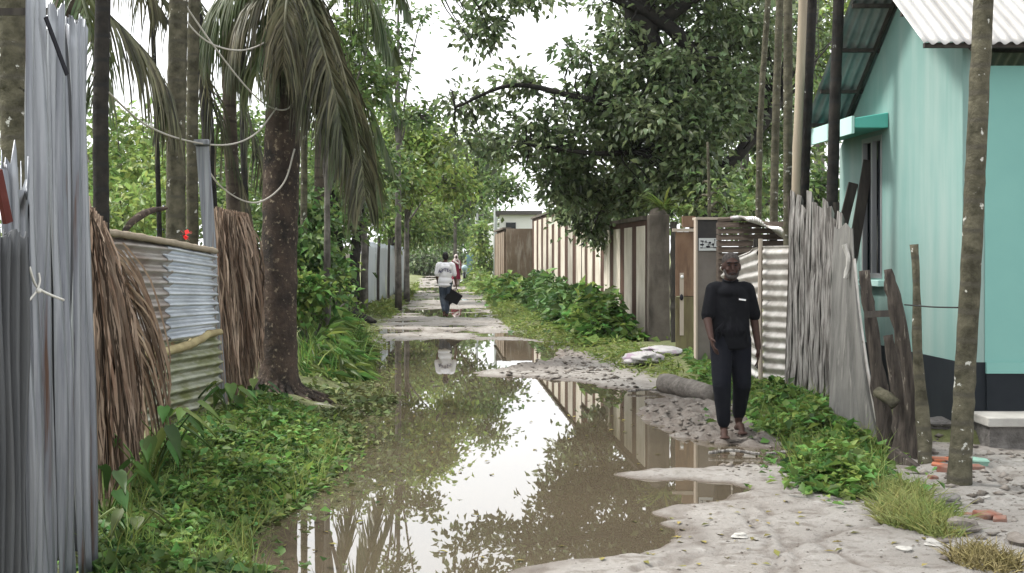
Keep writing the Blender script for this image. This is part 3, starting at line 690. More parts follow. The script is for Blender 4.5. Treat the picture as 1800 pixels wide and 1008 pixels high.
P = bez([at(a, b, 16.4) for a, b in cv], 20)
for i in range(19):
    a, b = P[i], P[i + 1]; d = Vector((0, .9, .1)); k = .05 + .04 * math.sin(i * .5)
    t.hexa([a, b, b + d, a + d, a + Vector((0, 0, k)), b + Vector((0, 0, k)), b + d + Vector((0, 0, .01)), a + d + Vector((0, 0, .01))])
tag(t.build('curled_sheet', M['zinc_pale'], smooth=True), 'pale curled metal sheet sagging over the low dark shed', 'metal sheet')
mb = MB(); mb.ell(at(1296, 384, 17.2), (.10, .08, .035), 12, 6, noise=.3); tag(mb.build('cloth_scrap', M['sack'], smooth=True), 'pale scrap of cloth lying on the dark shed roof', 'cloth')

# horizontal corrugated sheets
G = 'small corrugated sheets beside the weathered boards'
def sheet_px(x0, x1, Y0, Y1, yb0, yb1, yt0, yt1, ribs, amp, m, label, group=None, **k):
    o = corr(at(x0, yb0, Y0), at(x1, yb1, Y1), at(x0, yt0, Y0), at(x1, yt1, Y1), ribs, amp, 'v', mt=m, **k); tag(o, label, 'metal sheet', group); return o
sheet_px(1340, 1389, 15.4, 14.7, 705, 712, 433, 432, 15, .020, M['zinc_pale'], 'pale corrugated sheet with level ribs next to the weathered board fence', G, seed=3, dent=.012)
sheet_px(1268, 1333, 16.6, 15.6, 640, 690, 462, 430, 13, .022, M['zinc_pale'], 'bent corrugated sheet behind the head of the man in black', G, seed=5, dent=.02, rag=.03)
mb = MB(); a = at(1337, 700, 15.3); a.z = 0; mb.tube([a, at(1336, 560, 15.3), at(1337, 420, 15.3)], .028, 7, bump=.2); tag(mb.build('fence_post', M['edge_light']), 'thin reddish pale post between two corrugated sheets', 'post')
mb = MB(); a = at(1329, 700, 15.8); a.z = 0; mb.tube([a, at(1329, 420, 15.8)], .04, 7, bump=.2); tag(mb.build('fence_post', M['board_dark']), 'black post in the dark gap between the corrugated sheets', 'post')
mb = MB(); a = at(1393, 725, 14.2); a.z = 0; mb.tube([a, at(1392, 600, 14.2), at(1391, 420, 14.2), at(1389, 345, 14.2)], .03, 7, bump=.3); tag(mb.build('fence_post', M['old_wood_dark']), 'dark post at the edge of the weathered board fence', 'post')

# weathered board fence
t = empty('board_fence', at(1430, 725, 13.9), 'fence of grey weathered splintered boards with uneven tops', 'fence')
rn = random.Random(4)
bx = [(1391, 1403, 344), (1401, 1412, 340), (1409, 1421, 346), (1419, 1431, 342), (1429, 1440, 350), (1437, 1450, 345), (1447, 1458, 352), (1455, 1466, 358), (1463, 1476, 362), (1472, 1484, 372)]
for i, (x0, x1, yt) in enumerate(bx):
    Yb = 14.15 - .12 * i + .03 * (i % 2); bot = 742 + i * 4; xb0 = 1378 + i * 10.2; xb1 = xb0 + 9.5; yt = yt + (i * 37 % 11) * 3 - 10
    mb = MB(); n = 14; L = []
    for k in range(n + 1):
        f = k / n; wob = (rn.random() - .5) * 3.2; y = bot + (yt - bot) * f
        a = at(xb0 + (x0 - xb0) * f ** .8 + wob, y, Yb); b = at(xb1 + (x1 - xb1) * f ** .8 + wob + (rn.random() - .5) * 4, y + (6 + rn.random() * 26 if k == n else 0), Yb - .02 + .03 * rn.random())
        mid = (a + b) / 2 + Vector((0, -.028 - .02 * rn.random(), (.05 * rn.random() if k == n else 0))); L.append((a, mid, b, b + Vector((0, .04, 0)), a + Vector((0, .04, 0))))
    for r in L: mb.v += [tuple(p) for p in r]
    for k in range(n):
        for q in range(5): mb.f.append((k * 5 + q, k * 5 + (q + 1) % 5, k * 5 + 5 + (q + 1) % 5, k * 5 + 5 + q))
    mb.f.append((0, 1, 2, 3, 4)[::-1]); mb.f.append(tuple(n * 5 + q for q in range(5)))
    mb.build('board', M['old_wood'], t)
for i in range(9):
    x0 = 1394 + i * 9.5; yt = 352 + (i * 29 % 7) * 4; mb = MB(); mb.beam(at(1382 + i * 10.4, 748, 14.32 - .12 * i), at(x0, yt, 14.32 - .12 * i), .062, .02, Vector((0, 1, 0))); mb.build('gap_shade_board', M['old_wood_dark'], t)  # darker boards added behind so the gaps between boards look shaded
mb = MB(); mb.beam(at(1392, 470, 14.35), at(1480, 470, 13.28), .04, .06); mb.build('rail', M['old_wood_dark'], t)

# grey leaning sheet, narrow at the top
mb = MB(); n = 16
prof = [(1466, 1500, 398), (1464, 1502, 450), (1462, 1507, 520), (1460, 1516, 600), (1458, 1530, 690), (1456, 1548, 760), (1456, 1558, 812)]
def lerp_prof(y):
    return [np.interp(y, [p[2] for p in prof], [p[k] for p in prof]) for k in (0, 1)]
rows = []
for k in range(n + 1):
    y = 398 + (812 - 398) * k / n; x0, x1 = lerp_prof(y); Yq = 12.0 - .35 * k / n; row = []
    for i in range(9):
        f = i / 8; d = -.06 * math.sin(f * math.pi) - .018 * math.sin(f * 17); row.append(at(x0 + (x1 - x0) * f, y + (6 * math.sin(f * 9) if k == 0 else 0), Yq - .4 * f) + Vector((0, d, 0)))
    rows.append(row)
for row in rows:
    for p in row: mb.v.append(tuple(p))
for row in rows:
    for p in row: mb.v.append(tuple(p + Vector((.008, .02, 0))))
h_ = (n + 1) * 9
for k in range(n):
    for i in range(8):
        a = k * 9 + i; mb.f.append((a, a + 1, a + 10, a + 9)); mb.f.append((h_ + a + 9, h_ + a + 10, h_ + a + 1, h_ + a))
for k in range(n):
    for i in (0, 8): a = k * 9 + i; mb.f.append((a, a + 9, h_ + a + 9, h_ + a))
for i in range(8): mb.f.append((i, i + 1, h_ + i + 1, h_ + i))
t = mb.build('leaning_sheet', M['grey_sheet'], smooth=False); tag(t, 'grey stiff sheet flaring toward the ground beside the weathered boards', 'sheet')
mb = MB(); mb.tube(bez([at(1502, 455, 11.55), at(1512, 560, 11.5), at(1532, 690, 11.35), at(1556, 810, 11.25)], 14), .014, 6); mb.build('folded_edge', M['zinc_pale'], t)
mb = MB(); mb.tube(bez([at(1484, 430, 11.62), at(1492, 455, 11.6), at(1486, 490, 11.6)], 8), .022, 6, bump=.5); mb.build('peeled_patch', M['conc_light'], t)

# dark boards sticking up against the house wall
for (a, b, wd, lb) in (((1476, 420, 14.5), (1500, 322, 14.5), .105, 'shorter dark board sticking up behind the grey leaning sheet'), ((1492, 490, 14.2), (1527, 282, 14.2), .115, 'taller dark board leaning toward the house window')):
    p = at(*a); q = at(*b); d = (q - p).normalized(); base = p - d * ((p.z + .02) / d.z)
    mb = MB(); mb.beam(base, q, wd, .03, Vector((0, 1, 0))); o = mb.build('dark_board', M['board_dark']); bevel(o, .004); tag(o, lb, 'board', 'dark boards by the house')

# driftwood posts
def post(P, rad, m, name, label, cat='post', group='old posts standing before the teal house', nseg=18, ell=1.0, bump=.35):
    P = [at(*p) for p in P]; P[0].z = min(P[0].z, 0.02)
    mb = MB(); mb.tube(bez(P, nseg), list(np.interp(np.linspace(0, 1, nseg), np.linspace(0, 1, len(rad)), rad)), 9, bump=bump, ell=ell)
    o = mb.build(name, m, smooth=True); tag(o, label, cat, group); return o
post([(1568, 822, 10.9), (1548, 700, 11), (1535, 600, 11), (1524, 520, 11), (1519, 476, 11)], [.075, .07, .055, .05, .045], M['old_wood_dark'], 'driftwood_post', 'knobbly rotten post nearest the grey leaning sheet')
post([(1596, 835, 10.7), (1588, 740, 10.8), (1572, 650, 10.8), (1561, 590, 10.8)], [.11, .09, .055, .04], M['old_wood_dark'], 'driftwood_post', 'short thick stump post with a pale streak, between the taller posts')
post([(1612, 842, 10.5), (1604, 720, 10.6), (1585, 590, 10.6), (1568, 510, 10.6), (1560, 474, 10.6)], [.06, .06, .06, .055, .03], M['old_wood_dark'], 'driftwood_post', 'leaning pointed post carrying one end of the crossbar')
post([(1630, 850, 10.3), (1622, 740, 10.4), (1612, 600, 10.4), (1611, 500, 10.4), (1606, 430, 10.4)], [.062, .055, .038, .030, .032], M['bark_moss'], 'driftwood_post', 'slim lichen spotted pole standing next to the house corner')
mb = MB(); mb.beam(at(1522, 553, 10.9), at(1572, 551, 10.65), .03, .055); tag(mb.build('crossbar', M['board_dark']), 'short dark crossbar bridging two old posts', 'bar')
mb = MB(); mb.tube(bez([at(1542, 690, 10.7), at(1560, 700, 10.6), at(1574, 712, 10.55)], 6), .05, 8, bump=.3); tag(mb.build('cut_branch', M['bark_moss'], smooth=True), 'short cut branch wedged between the old posts', 'branch')
mb = MB(); mb.beam(at(1566, 795, 10.4), at(1610, 828, 10.2), .07, .10); o = mb.build('fallen_block', M['old_wood_dark']); bevel(o, .01); tag(o, 'dark fallen wood block at the foot of the old posts', 'wood block')
mb = MB(); P = bez([at(1590, 536, 10.45), at(1640, 540, 10.0), at(1684, 541, 9.45)], 12); mb.tube(P, .006, 5); tag(mb.build('tie_wire', M['wire']), 'thin dark wire tied from the old posts to the palm trunk', 'wire')

# ================================================================== PALM TRUNKS
def areca_crown(top, parent, seed, L=1.5, n=8, m=None):
    Vs = []; Fs = []; o = 0; rg = random.Random(seed)
    for i in range(n):
        a = 6.283 * i / n + rg.random() * .4; d = Vector((math.cos(a), math.sin(a), 0))
        P = [top, top + d * L * .35 + Vector((0, 0, L * .45)), top + d * L * .8 + Vector((0, 0, L * .4)), top + d * L * 1.15 + Vector((0, 0, -.1 * L))]
        v, f = frond(P, 26, .55 * L / 1.5, 'fan', .04, seed + i, .5); Vs.append(v); Fs.append(f + o); o += len(v)
    return mesh_np('crown', np.concatenate(Vs), np.concatenate(Fs), m or M['frond_green'], parent)
def palm(P, r, m, label, H=9.0, crown=True, name='areca_palm', cat='palm tree', group='slender palms along the lane', seed=0, rootf=1.15):
    """P: list of (px,py,Y) up the trunk; extended to the ground and up to height H"""
    Q = [at(*p) for p in P]; d0 = (Q[1] - Q[0]).normalized()
    if Q[0].z > .05: Q = [Q[0] - d0 * (Q[0].z / d0.z)] + Q
    Q[0].z = -.03; d1 = (Q[-1] - Q[-2]).normalized(); top = Q[-1] + d1 * ((H - Q[-1].z) / d1.z); Q.append(top)
    t = empty(name, (Q[0].x, Q[0].y, 0), label, cat, group)
    n = 60; pts = bez(Q, n); rr = [r * (1 + (rootf - 1) * math.exp(-max(p.z, 0) / .25)) * (1 - .18 * max(p.z, 0) / H)  for i, p in enumerate(pts)]
    rg = random.Random(seed); pts = [p + Vector(((rg.random() - .5), (rg.random() - .5), 0)) * r * .08 for p in pts]
    mb = MB(); mb.tube(pts, rr, 12, bump=.045); mb.build('trunk', m, t, True)
    if crown: areca_crown(top, t, seed * 13 + 5)
    return t
palm([(1685, 862, 9.35), (1705, 500, 9.35), (1729, 0, 9.35)], .076, M['bark_moss'], 'mossy lichen spotted palm trunk rising before the teal house corner', seed=1, rootf=1.25)
palm([(1463, 340, 13.5), (1468, 170, 13.45), (1474, 0, 13.4)], .062, M['bark_dark'], 'near black palm trunk crossing the window canopy of the teal house', seed=2)
palm([(1385, 350, 15.0), (1385, 180, 15.0), (1385, 0, 15.0)], .056, M['bark_moss'], 'mottled palm trunk immediately behind the tan bamboo pole', seed=3)
palm([(1413, 340, 14.35), (1420, 170, 14.3), (1428, 0, 14.3)], .058, M['bark_dark'], 'dark palm trunk between the tan pole and the tin roof', seed=4)
palm([(1360, 385, 17.2), (1364, 200, 17.2), (1371, 0, 17.2)], .055, M['bark_moss'], 'spotted palm trunk rising behind the curled metal sheet', seed=5)
palm([(1333, 385, 18.0), (1337, 200, 18.0), (1350, 0, 18.0)], .045, M['bark_moss'], 'thinnest spotted palm trunk, closest to the dark tree branch', seed=6)
mb = MB(); P = [at(1396, 700, 14.2), at(1399, 345, 14.2), at(1406, 150, 14.2), at(1414, -60, 14.2), at(1418, -160, 14.2)]; P[0].z = 0
mb.tube(bez(P, 30), [.048 + .004 * (i % 5 == 0) for i in range(30)], 10); tag(mb.build('bamboo_pole', M['bamboo'], smooth=True), 'bare tan bamboo pole rising above the weathered board fence', 'pole')
# left side
palm([(30, 300, 8.6), (24, 150, 8.6), (20, 0, 8.6)], .10, M['bark_moss'], 'broad mottled trunk right behind the tall corrugated sheets', seed=7)
palm([(178, 400, 10.6), (177, 200, 10.6), (181, 0, 10.6)], .066, M['bark_dark'], 'dark trunk beside the tall corrugated sheets with the drooping frond behind', seed=8)
palm([(309, 415, 13.3), (310, 200, 13.3), (314, 0, 13.3)], .103, M['bark_moss'], 'thick pale mottled trunk rising behind the corrugated panel', seed=9)
palm([(338, 410, 14.2), (338, 200, 14.2), (341, 0, 14.2)], .068, M['bark_moss'], 'mossy trunk pressed against the thick pale mottled trunk', seed=10)
palm([(280, 400, 17), (274, 190, 17), (266, -20, 17)], .034, M['bark_dark'], 'very thin dark stem crossing the patch of white sky', seed=11)
palm([(371, 360, 16.5), (360, 150, 16.5), (340, -20, 16.5)], .085, M['bark_dark'], 'dark leaning trunk behind the grey zinc post', seed=12)
palm([(411, 380, 15.6), (404, 200, 15.6), (398, 0, 15.6)], .088, M['bark'], 'straight brown trunk in front of the hanging dry fronds', seed=13)
palm([(433, 400, 18), (428, 250, 18), (425, 0, 18)], .05, M['bark_dark'], 'slim dark trunk next to the coconut palm, partly behind its fronds', seed=14)
palm([(534, 420, 21), (535, 200, 21), (537, 0, 21)], .06, M['bark_moss'], 'grey slim trunk close behind the coconut palm', seed=15)

# ------------------------------------------------------------------ coconut palm with hanging fronds
Yc = 14.9
t = empty('coconut_palm', at(492, 700, Yc), 'large reddish brown coconut palm with dead fronds hanging over the lane', 'palm tree')
Q = [at(488, 705, Yc), at(490, 690, Yc), at(490, 600, Yc), at(492, 400, Yc), at(498, 200, Yc), at(508, 40, Yc), at(515, -110, Yc)]; Q[0].z = -.05
pts = bez(Q, 60); rr = [.20 + .13 * math.exp(-max(p.z - .05, 0) / .16) + .008 * (i % 2) for i, p in enumerate(pts)]
mb = MB(); mb.tube(pts, rr, 18, bump=.07)
for k in range(26):
    a = 6.283 * k / 26; d = Vector((math.cos(a), math.sin(a), 0)); c = Vector((Q[0].x, Q[0].y, 0))
    L_ = .45 + .3 * random.random(); mb.tube(bez([c + d * .17 + Vector((0, 0, .28)), c + d * .30 + Vector((0, 0, .13)), c + d * L_ + Vector((random.random() * .1, 0, -.01))], 7), [.05, .045, .04, .035, .03, .025, .015], 6, bump=.3)
mb.build('trunk', M['bark_coco'], t, True)
top = at(516, -60, Yc)
FR = [
    ([(520, -60, Yc), (556, 0, Yc - .2), (604, 130, Yc - .5), (632, 260, Yc - .7), (642, 350, Yc - .8)], 62, 1.05, 'frond_old'),
    ([(520, -60, Yc), (548, 20, Yc - .4), (585, 150, Yc - .8), (606, 260, Yc - .9)], 54, 1.0, 'frond_old'),
    ([(514, -60, Yc), (530, 30, Yc - .3), (548, 110, Yc - .5), (556, 200, Yc - .5)], 44, .95, 'frond_old'),
    ([(510, -60, Yc), (485, 10, Yc - .3), (462, 70, Yc - .5), (450, 130, Yc - .6)], 50, .9, 'frond_green'),
    ([(510, -60, Yc), (470, -20, Yc - .2), (425, 20, Yc - .3), (405, 110, Yc - .3)], 46, 1.05, 'frond_old'),
    ([(510, -70, Yc), (450, -60, Yc), (390, 0, Yc + .2), (360, 80, Yc + .2)], 46, 1.1, 'frond_green'),
    ([(516, -60, Yc), (505, 0, Yc - .6), (500, 60, Yc - .8), (498, 120, Yc - .8)], 44, .8, 'frond_old'),
    ([(520, -70, Yc), (590, -70, Yc), (650, 0, Yc + .4), (685, 90, Yc + .5)], 40, .7, 'frond_green'),
    ([(515, -60, Yc), (535, -10, Yc + .5), (560, 90, Yc + .8), (590, 200, Yc + .9), (600, 290, Yc + 1)], 50, .95, 'frond_green'),
]
def hsh(i): return 0
for i, (P, n, ll, mm) in enumerate(FR):
    v, f = frond([at(*p) for p in P], n * 2, ll, 'hang', .019, 40 + i, 1.2, .028); fo = mesh_np('frond', v, f, M[mm], t)
# second palm behind with green feathery fronds
t = empty('coconut_palm', at(588, 530, 24), 'green feathery palm behind the coconut palm, arching fronds toward the sky gap', 'palm tree')
Q = [at(560, 560, 24), at(563, 300, 24), at(566, 90, 24), at(566, 20, 24)]; Q[0].z = 0
mb = MB(); mb.tube(bez(Q, 30), .11, 10, bump=.1); mb.build('trunk', M['bark'], t, True)
c0 = (566, 30, 24)
for i, P in enumerate([[c0, (620, -20, 23.6), (670, 40, 23.2), (700, 120, 23)], [c0, (610, 40, 24), (660, 110, 24), (700, 210, 24)], [c0, (610, 90, 24.4), (650, 180, 24.4), (690, 300, 24.4)],
                       [c0, (600, 120, 23.4), (640, 230, 23.2), (670, 350, 23)], [c0, (630, -60, 24.6), (690, -40, 25), (720, 30, 25)], [c0, (590, 140, 25), (610, 260, 25), (625, 370, 25)],
                       [c0, (520, 20, 25), (470, 60, 25), (430, 150, 25)], [c0, (530, 80, 24), (500, 160, 24), (480, 260, 24)]]):
    v, f = frond([at(*p) for p in P], 60, .85, 'fan', .045, 70 + i, 1.3, .03); mesh_np('frond', v, f, M['frond_green'], t)
# fronds of a palm behind the left fence
t = empty('coconut_palm', at(120, 600, 12.5), 'palm with long comb like fronds drooping behind the tall corrugated sheets', 'palm tree')
Q = [at(120, 600, 12.5), at(120, 300, 12.5), at(122, 0, 12.5), at(124, -130, 12.5)]; Q[0].z = 0
mb = MB(); mb.tube(bez(Q, 30), .13, 10, bump=.1); mb.build('trunk', M['bark'], t, True)
for i, (P, n, ll) in enumerate([([(124, -110, 12.5), (170, 0, 12.6), (228, 62, 12.7), (275, 120, 12.8), (297, 215, 12.9)], 56, 1.0),
                                ([(124, -110, 12.5), (140, -20, 12.2), (160, 60, 12), (170, 160, 12)], 40, .9),
                                ([(124, -110, 12.5), (180, -90, 13), (240, -40, 13.4), (290, 30, 13.6)], 44, .6),
                                ([(124, -110, 12.5), (240, -60, 14), (340, 100, 15.2), (400, 260, 15.6), (440, 380, 15.8)], 60, .8),
                                ([(124, -110, 12.5), (250, -100, 15), (380, 60, 17), (440, 220, 17.4), (466, 330, 17.6)], 60, .8)]):
    v, f = frond([at(*p) for p in P], n, ll, 'hang', .024, 90 + i, 1.1, .025); mesh_np('frond', v, f, M['frond_old' if i != 1 else 'frond_green'], t)

# ------------------------------------------------------------------ sagging pale cables
G = 'pale cables sagging between the palm trunks'
for P, lb in (([(290, -20, 13.2), (345, 58, 13.4), (400, 87, 13.8), (452, 82, 14.3), (508, 42, 14.65)], 'highest pale cable sagging from the mottled trunk to the coconut palm'),
              ([(160, 128, 10.5), (200, 172, 11), (260, 222, 12), (330, 248, 13), (400, 255, 13.8), (450, 235, 14.3), (486, 190, 14.6)], 'longest pale cable running from the dark trunk to the coconut palm'),
              ([(312, -10, 13.2), (375, 80, 13.6), (430, 150, 14), (470, 186, 14.3), (505, 192, 14.65), (524, 160, 14.7)], 'pale cable crossing the hanging fronds before looping at the coconut palm'),
              ([(352, 275, 14), (385, 325, 14.2), (430, 354, 14.4), (465, 352, 14.5), (500, 320, 14.65), (518, 262, 14.7)], 'lowest pale cable loop across the coconut palm trunk')):
    mb = MB(); mb.tube(bez([at(*p) for p in P], 40), .0095, 6); tag(mb.build('sagging_cable', M['rope'], smooth=True), lb, 'cable', G)

# ================================================================== LEFT FENCE OF TALL SHEETS
G = 'tall upright corrugated sheets of the near fence'
def up_sheet(x0, x1, Y0, Y1, yt0, yt1, ribs, m, label, xt0=None, xt1=None, **k):
    """bottom corners on the ground at px x0/x1, top corners at px xt0/xt1"""
    xt0 = x0 if xt0 is None else xt0; xt1 = x1 if xt1 is None else xt1
    a = at(x0, 443, Y0); b = at(x1, 443, Y1); a.z = b.z = .02
    o = corr(a, b, at(xt0, yt0, Y0), at(xt1, yt1, Y1), ribs, .024, 'u', mt=m, nu=ribs * 14, nv=16, **k); tag(o, label, 'metal sheet', G); return o
up_sheet(60, 98, 5.72, 6.02, -60, -50, 3, M['zinc'], 'tallest corrugated sheet, its top out of view, beside a broad mottled trunk', 46, 74, seed=2, dent=.02)
up_sheet(105, 134, 6.12, 6.34, -8, 10, 2, M['zinc'], 'tall corrugated sheet behind the black diagonal strap, top cut crooked', 84, 110, seed=3, dent=.02, rag=.03)
up_sheet(140, 168, 6.36, 6.6, 22, 32, 3, M['zinc'], 'tall corrugated sheet with a jagged top ending the near fence', 119, 150, seed=4, dent=.02, rag=.03)
up_sheet(90, 152, 6.62, 7.0, 60, 34, 5, M['zinc_dark'], 'added dark sheet standing for shade in the slots between the tall bright sheets', 62, 140, seed=6, dent=.01)  # dark sheet put behind the slots so they read as shade
up_sheet(22, 64, 5.45, 5.68, 240, 300, 3, M['zinc'], 'mid height corrugated sheet with a slanting torn top', -6, 52, seed=7, dent=.012, rag=.10)
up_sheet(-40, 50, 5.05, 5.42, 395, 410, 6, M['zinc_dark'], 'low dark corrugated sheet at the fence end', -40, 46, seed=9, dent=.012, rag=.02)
mb = MB(); mb.beam(at(-60, 22, 6.3), at(100, 20, 6.45), .012, .035); tag(mb.build('fence_rail', M['board_dark']), 'dark flat rail crossing behind the tallest corrugated sheet', 'rail')
mb = MB(); mb.beam(at(80, 30, 5.85), at(118, 132, 5.98), .006, .022); tag(mb.build('strap', M['ink']), 'black diagonal strap across the tall corrugated sheets', 'strap')
mb = MB(); mb.beam(at(-5, 300, 5.3), at(14, 392, 5.36), .02, .04); tag(mb.build('rusty_batten', M['red_thing']), 'short rusty red batten behind the torn sheet', 'batten')
mb = MB()
mb.tube(bez([at(52, 470, 5.55), at(62, 500, 5.6), at(78, 514, 5.66), at(112, 528, 5.8)], 12), .006, 5)
mb.tube(bez([at(50, 530, 5.55), at(64, 512, 5.6), at(70, 495, 5.62), at(68, 480, 5.62)], 12), .005, 5); mb.ell(at(68, 512, 5.6), (.012, .01, .01), 8, 6)
tag(mb.build('knotted_twine', M['twine'], smooth=True), 'white twine knotted around the corrugated sheets', 'twine')
mb = MB(); mb.tube([at(153, 420, 7.2), at(150, 370, 7.2), at(152, 345, 7.2)], .012, 6); P0 = at(153, 420, 7.2)
mb = MB(); a = at(150, 443, 7.4); a.z = 0; mb.tube([a, at(150, 500, 7.4), at(152, 345, 7.4)], .022, 7, bump=.2); tag(mb.build('fence_post', M['edge_light']), 'pale thin post where the dry fronds are tied', 'post')

# corrugated panel with rails
YL, YR = 10.9, 13.3
t = empty('corrugated_fence', at(290, 760, 12), 'corrugated panel patched from rusty, bright and mossy sheets on bent wood rails', 'fence panel')
def PP(px, py):                      # a point on the panel plane
    f = (px - 185) / (388 - 185); Y = 1 / ((1 - f) / YL + f / YR); return at(px, py, Y)
corr(PP(232, 612), PP(302, 600), PP(188, 410), PP(298, 424), 9, .030, 'v', mt=M['zinc_rusty'], name='rusty_sheet', parent=t, dent=.01, seed=1)
corr(PP(296, 601), PP(381, 587), PP(292, 421), PP(379, 440), 9, .030, 'v', mt=M['zinc_new'], name='bright_sheet', parent=t, dent=.012, seed=2).location.y -= .03
corr(PP(262, 782), PP(391, 742), PP(232, 610), PP(384, 590), 9, .030, 'v', mt=M['zinc_moss'], name='mossy_sheet', parent=t, dent=.012, seed=3)
off = Vector((.02, -.05, 0))
mb = MB(); mb.tube([p + off for p in bez([PP(182, 408), PP(230, 415), PP(300, 427), PP(345, 436), PP(378, 442)], 30)], [.030 + .006 * (i % 3 == 0) for i in range(30)], 8, bump=.15); mb.build('top_rail', M['bamboo'], t, True)
mb = MB(); mb.tube([p + off for p in bez([PP(236, 622), PP(280, 619), PP(325, 608), PP(350, 596), PP(366, 587), PP(386, 583)], 26)], list(np.interp(np.linspace(0, 1, 26), [0, .5, .8, 1], [.04, .045, .04, .032])), 8, bump=.25)
mb.build('bent_middle_rail', mat('pale_branch', (.42, .36, .20), .8, col2=(.27, .22, .12), scale=7, bump=.5), t, True)
mb = MB(); mb.tube([p + off for p in bez([PP(262, 782), PP(320, 762), PP(388, 738)], 16)], .028, 8, bump=.2); mb.build('bottom_rail', M['bamboo'], t, True)
mb = MB(); a = PP(392, 740); a.z = 0; b = at(352, 256, 13.35)
mb.hexa([a + Vector((-.06, 0, 0)), a + Vector((.05, 0, 0)), a + Vector((.05, .05, 0)), a + Vector((-.06, .05, 0)), b + Vector((-.05, 0, 0)), b + Vector((.09, 0, 0)), b + Vector((.08, .05, 0)), b + Vector((-.05, .05, 0))])
c_ = b + Vector((.02, -.01, .0))
mb.box(c_ + Vector((0, 0, .03)), (.16, .07, .06)); o = mb.build('zinc_post', M['zinc']); bevel(o, .012, 3); tag(o, 'grey zinc post rising at the end of the corrugated panel', 'post')
mb = MB(); mb.tube(bez([at(214, 412, 12.4), at(235, 388, 12.5), at(262, 372, 12.8), at(292, 366, 13.1)], 16), [.02 + .022 * math.sin(i / 15 * 3.1) for i in range(16)], 8, ell=.7, bump=.15)
tag(mb.build('dry_palm_sheath', M['bark_coco'], smooth=True), 'curved brown dry palm sheath above the corrugated panel', 'palm sheath')
mb = MB(); mb.tube([at(385, 372, 13.8), at(372, 372, 13.6), at(395, 374, 13.9)], .03, 8)
mb = MB(); mb.tube([at(360, 371, 13.6), at(394, 375, 13.9)], .034, 8); tag(mb.build('bamboo_end', M['bamboo']), 'cut bamboo end poking out over the dry fronds', 'bamboo')
# red flower
mb = MB(); c = at(326, 413, 13.0)
for k in range(9):
    d = Vector(rnd(1)[0]).normalized(); q = d.cross(Vector((.3, .2, 1))).normalized()
    mb.add([c, c + d * .05 + q * .025, c + d * .08, c + d * .05 - q * .025], [(0, 1, 2, 3)])
tag(mb.build('red_flower', M['petal']), 'small red flower above the corrugated panel', 'flower')
mb = MB(); a = at(233, 600, 14); a.z = 0
# dry frond screens
def screen(name, label, tops, bots, Y0, Y1, n, seed, wd=.022, curve=.25, m=None, extra=()):
    rg = np.random.default_rng(seed); Vs = []; Fs = []; o = 0; S = 9
    for i in range(n):
        f = rg.random(); Yk = Y0 + (Y1 - Y0) * f + rg.normal() * .05
        tx = np.interp(f, [0, 1], [tops[0][0], tops[1][0]]); ty = np.interp(f, [0, 1], [tops[0][1], tops[1][1]]) + rg.random() * 30
        bf = np.clip(f + rg.normal() * .12, 0, 1); bx_ = np.interp(bf, [b[2] for b in bots], [b[0] for b in bots]); by_ = np.interp(bf, [b[2] for b in bots], [b[1] for b in bots]) - abs(rg.normal()) * 60
        a = np.array(at(tx, ty, Yk)); b = np.array(at(bx_, by_, Yk - .05 + rg.random() * .15)); b[2] = max(b[2], .06)
        c = (a + b) / 2 + np.array([rg.normal() * .05 + curve * (bf - .3) * .25, -abs(rg.normal()) * .12, .15])
        w_ = wd * (.5 + rg.random()); sd = np.array([math.cos(rg.normal() * .7), math.sin(rg.normal() * .7), 0])
        wob = rg.normal(size=(S + 1, 3)) * .012
        for s in range(S + 1):
            u = s / S; p = a * (1 - u) ** 2 + c * 2 * u * (1 - u) + b * u * u + wob[s] * np.array([1, 1, .2]); ww = w_ * (.7 + .3 * math.sin(u * 3)) * (1 if s < S else .2)
            Vs += [p - sd * ww / 2, p + sd * ww / 2]
        for s in range(S): Fs.append([o + 2 * s, o + 2 * s + 1, o + 2 * s + 3, o + 2 * s + 2])
        o += 2 * (S + 1)
    for P in extra:
        pts = [np.array(p) for p in bez([at(*p) for p in P], S + 1)]
        for s, p in enumerate(pts):
            r = .009 * (1 - .5 * s / S); Vs += [p + np.array([-r, 0, 0]), p + np.array([r, 0, 0])]
        for s in range(S): Fs.append([o + 2 * s, o + 2 * s + 1, o + 2 * s + 3, o + 2 * s + 2])
        o += 2 * (S + 1)
    ob = mesh_np(name, np.array(Vs), np.array(Fs), m or M['frond_dry']); tag(ob, label, 'dry fronds', 'dried palm frond screens of the fence'); return ob
ex = []
rg_ = random.Random(3)
for i in range(60):
    x0 = 180 + rg_.random() * 45; y0 = 420 + rg_.random() * 190; x1 = min(x0 + 45 + rg_.random() * 55, 298); y1 = y0 + 130 + rg_.random() * 120
    ex.append([(x0, y0, 9.6), (x0 + (x1 - x0) * .6, y0 + (y1 - y0) * .35, 9.7), (x1, y1, 9.8), (x1 + 2 - rg_.random() * 8, y1 + 30 + rg_.random() * 40, 9.85)])
screen('dry_frond_screen', 'large bundle of brown dried fronds hanging from its tie beside the tall sheets', [(150, 350), (182, 395)], [(150, 880, 0), (190, 925, .35), (226, 945, .6), (250, 790, 1)], 7.7, 9.4, 1700, 5, .013, .35, extra=ex)
screen('dry_frond_screen', 'brown dried frond bundle filling the fence between panel and coconut palm', [(376, 362), (436, 375)], [(396, 735, 0), (425, 735, .5), (462, 640, 1)], 13.5, 14.3, 1100, 6, .017, .3)
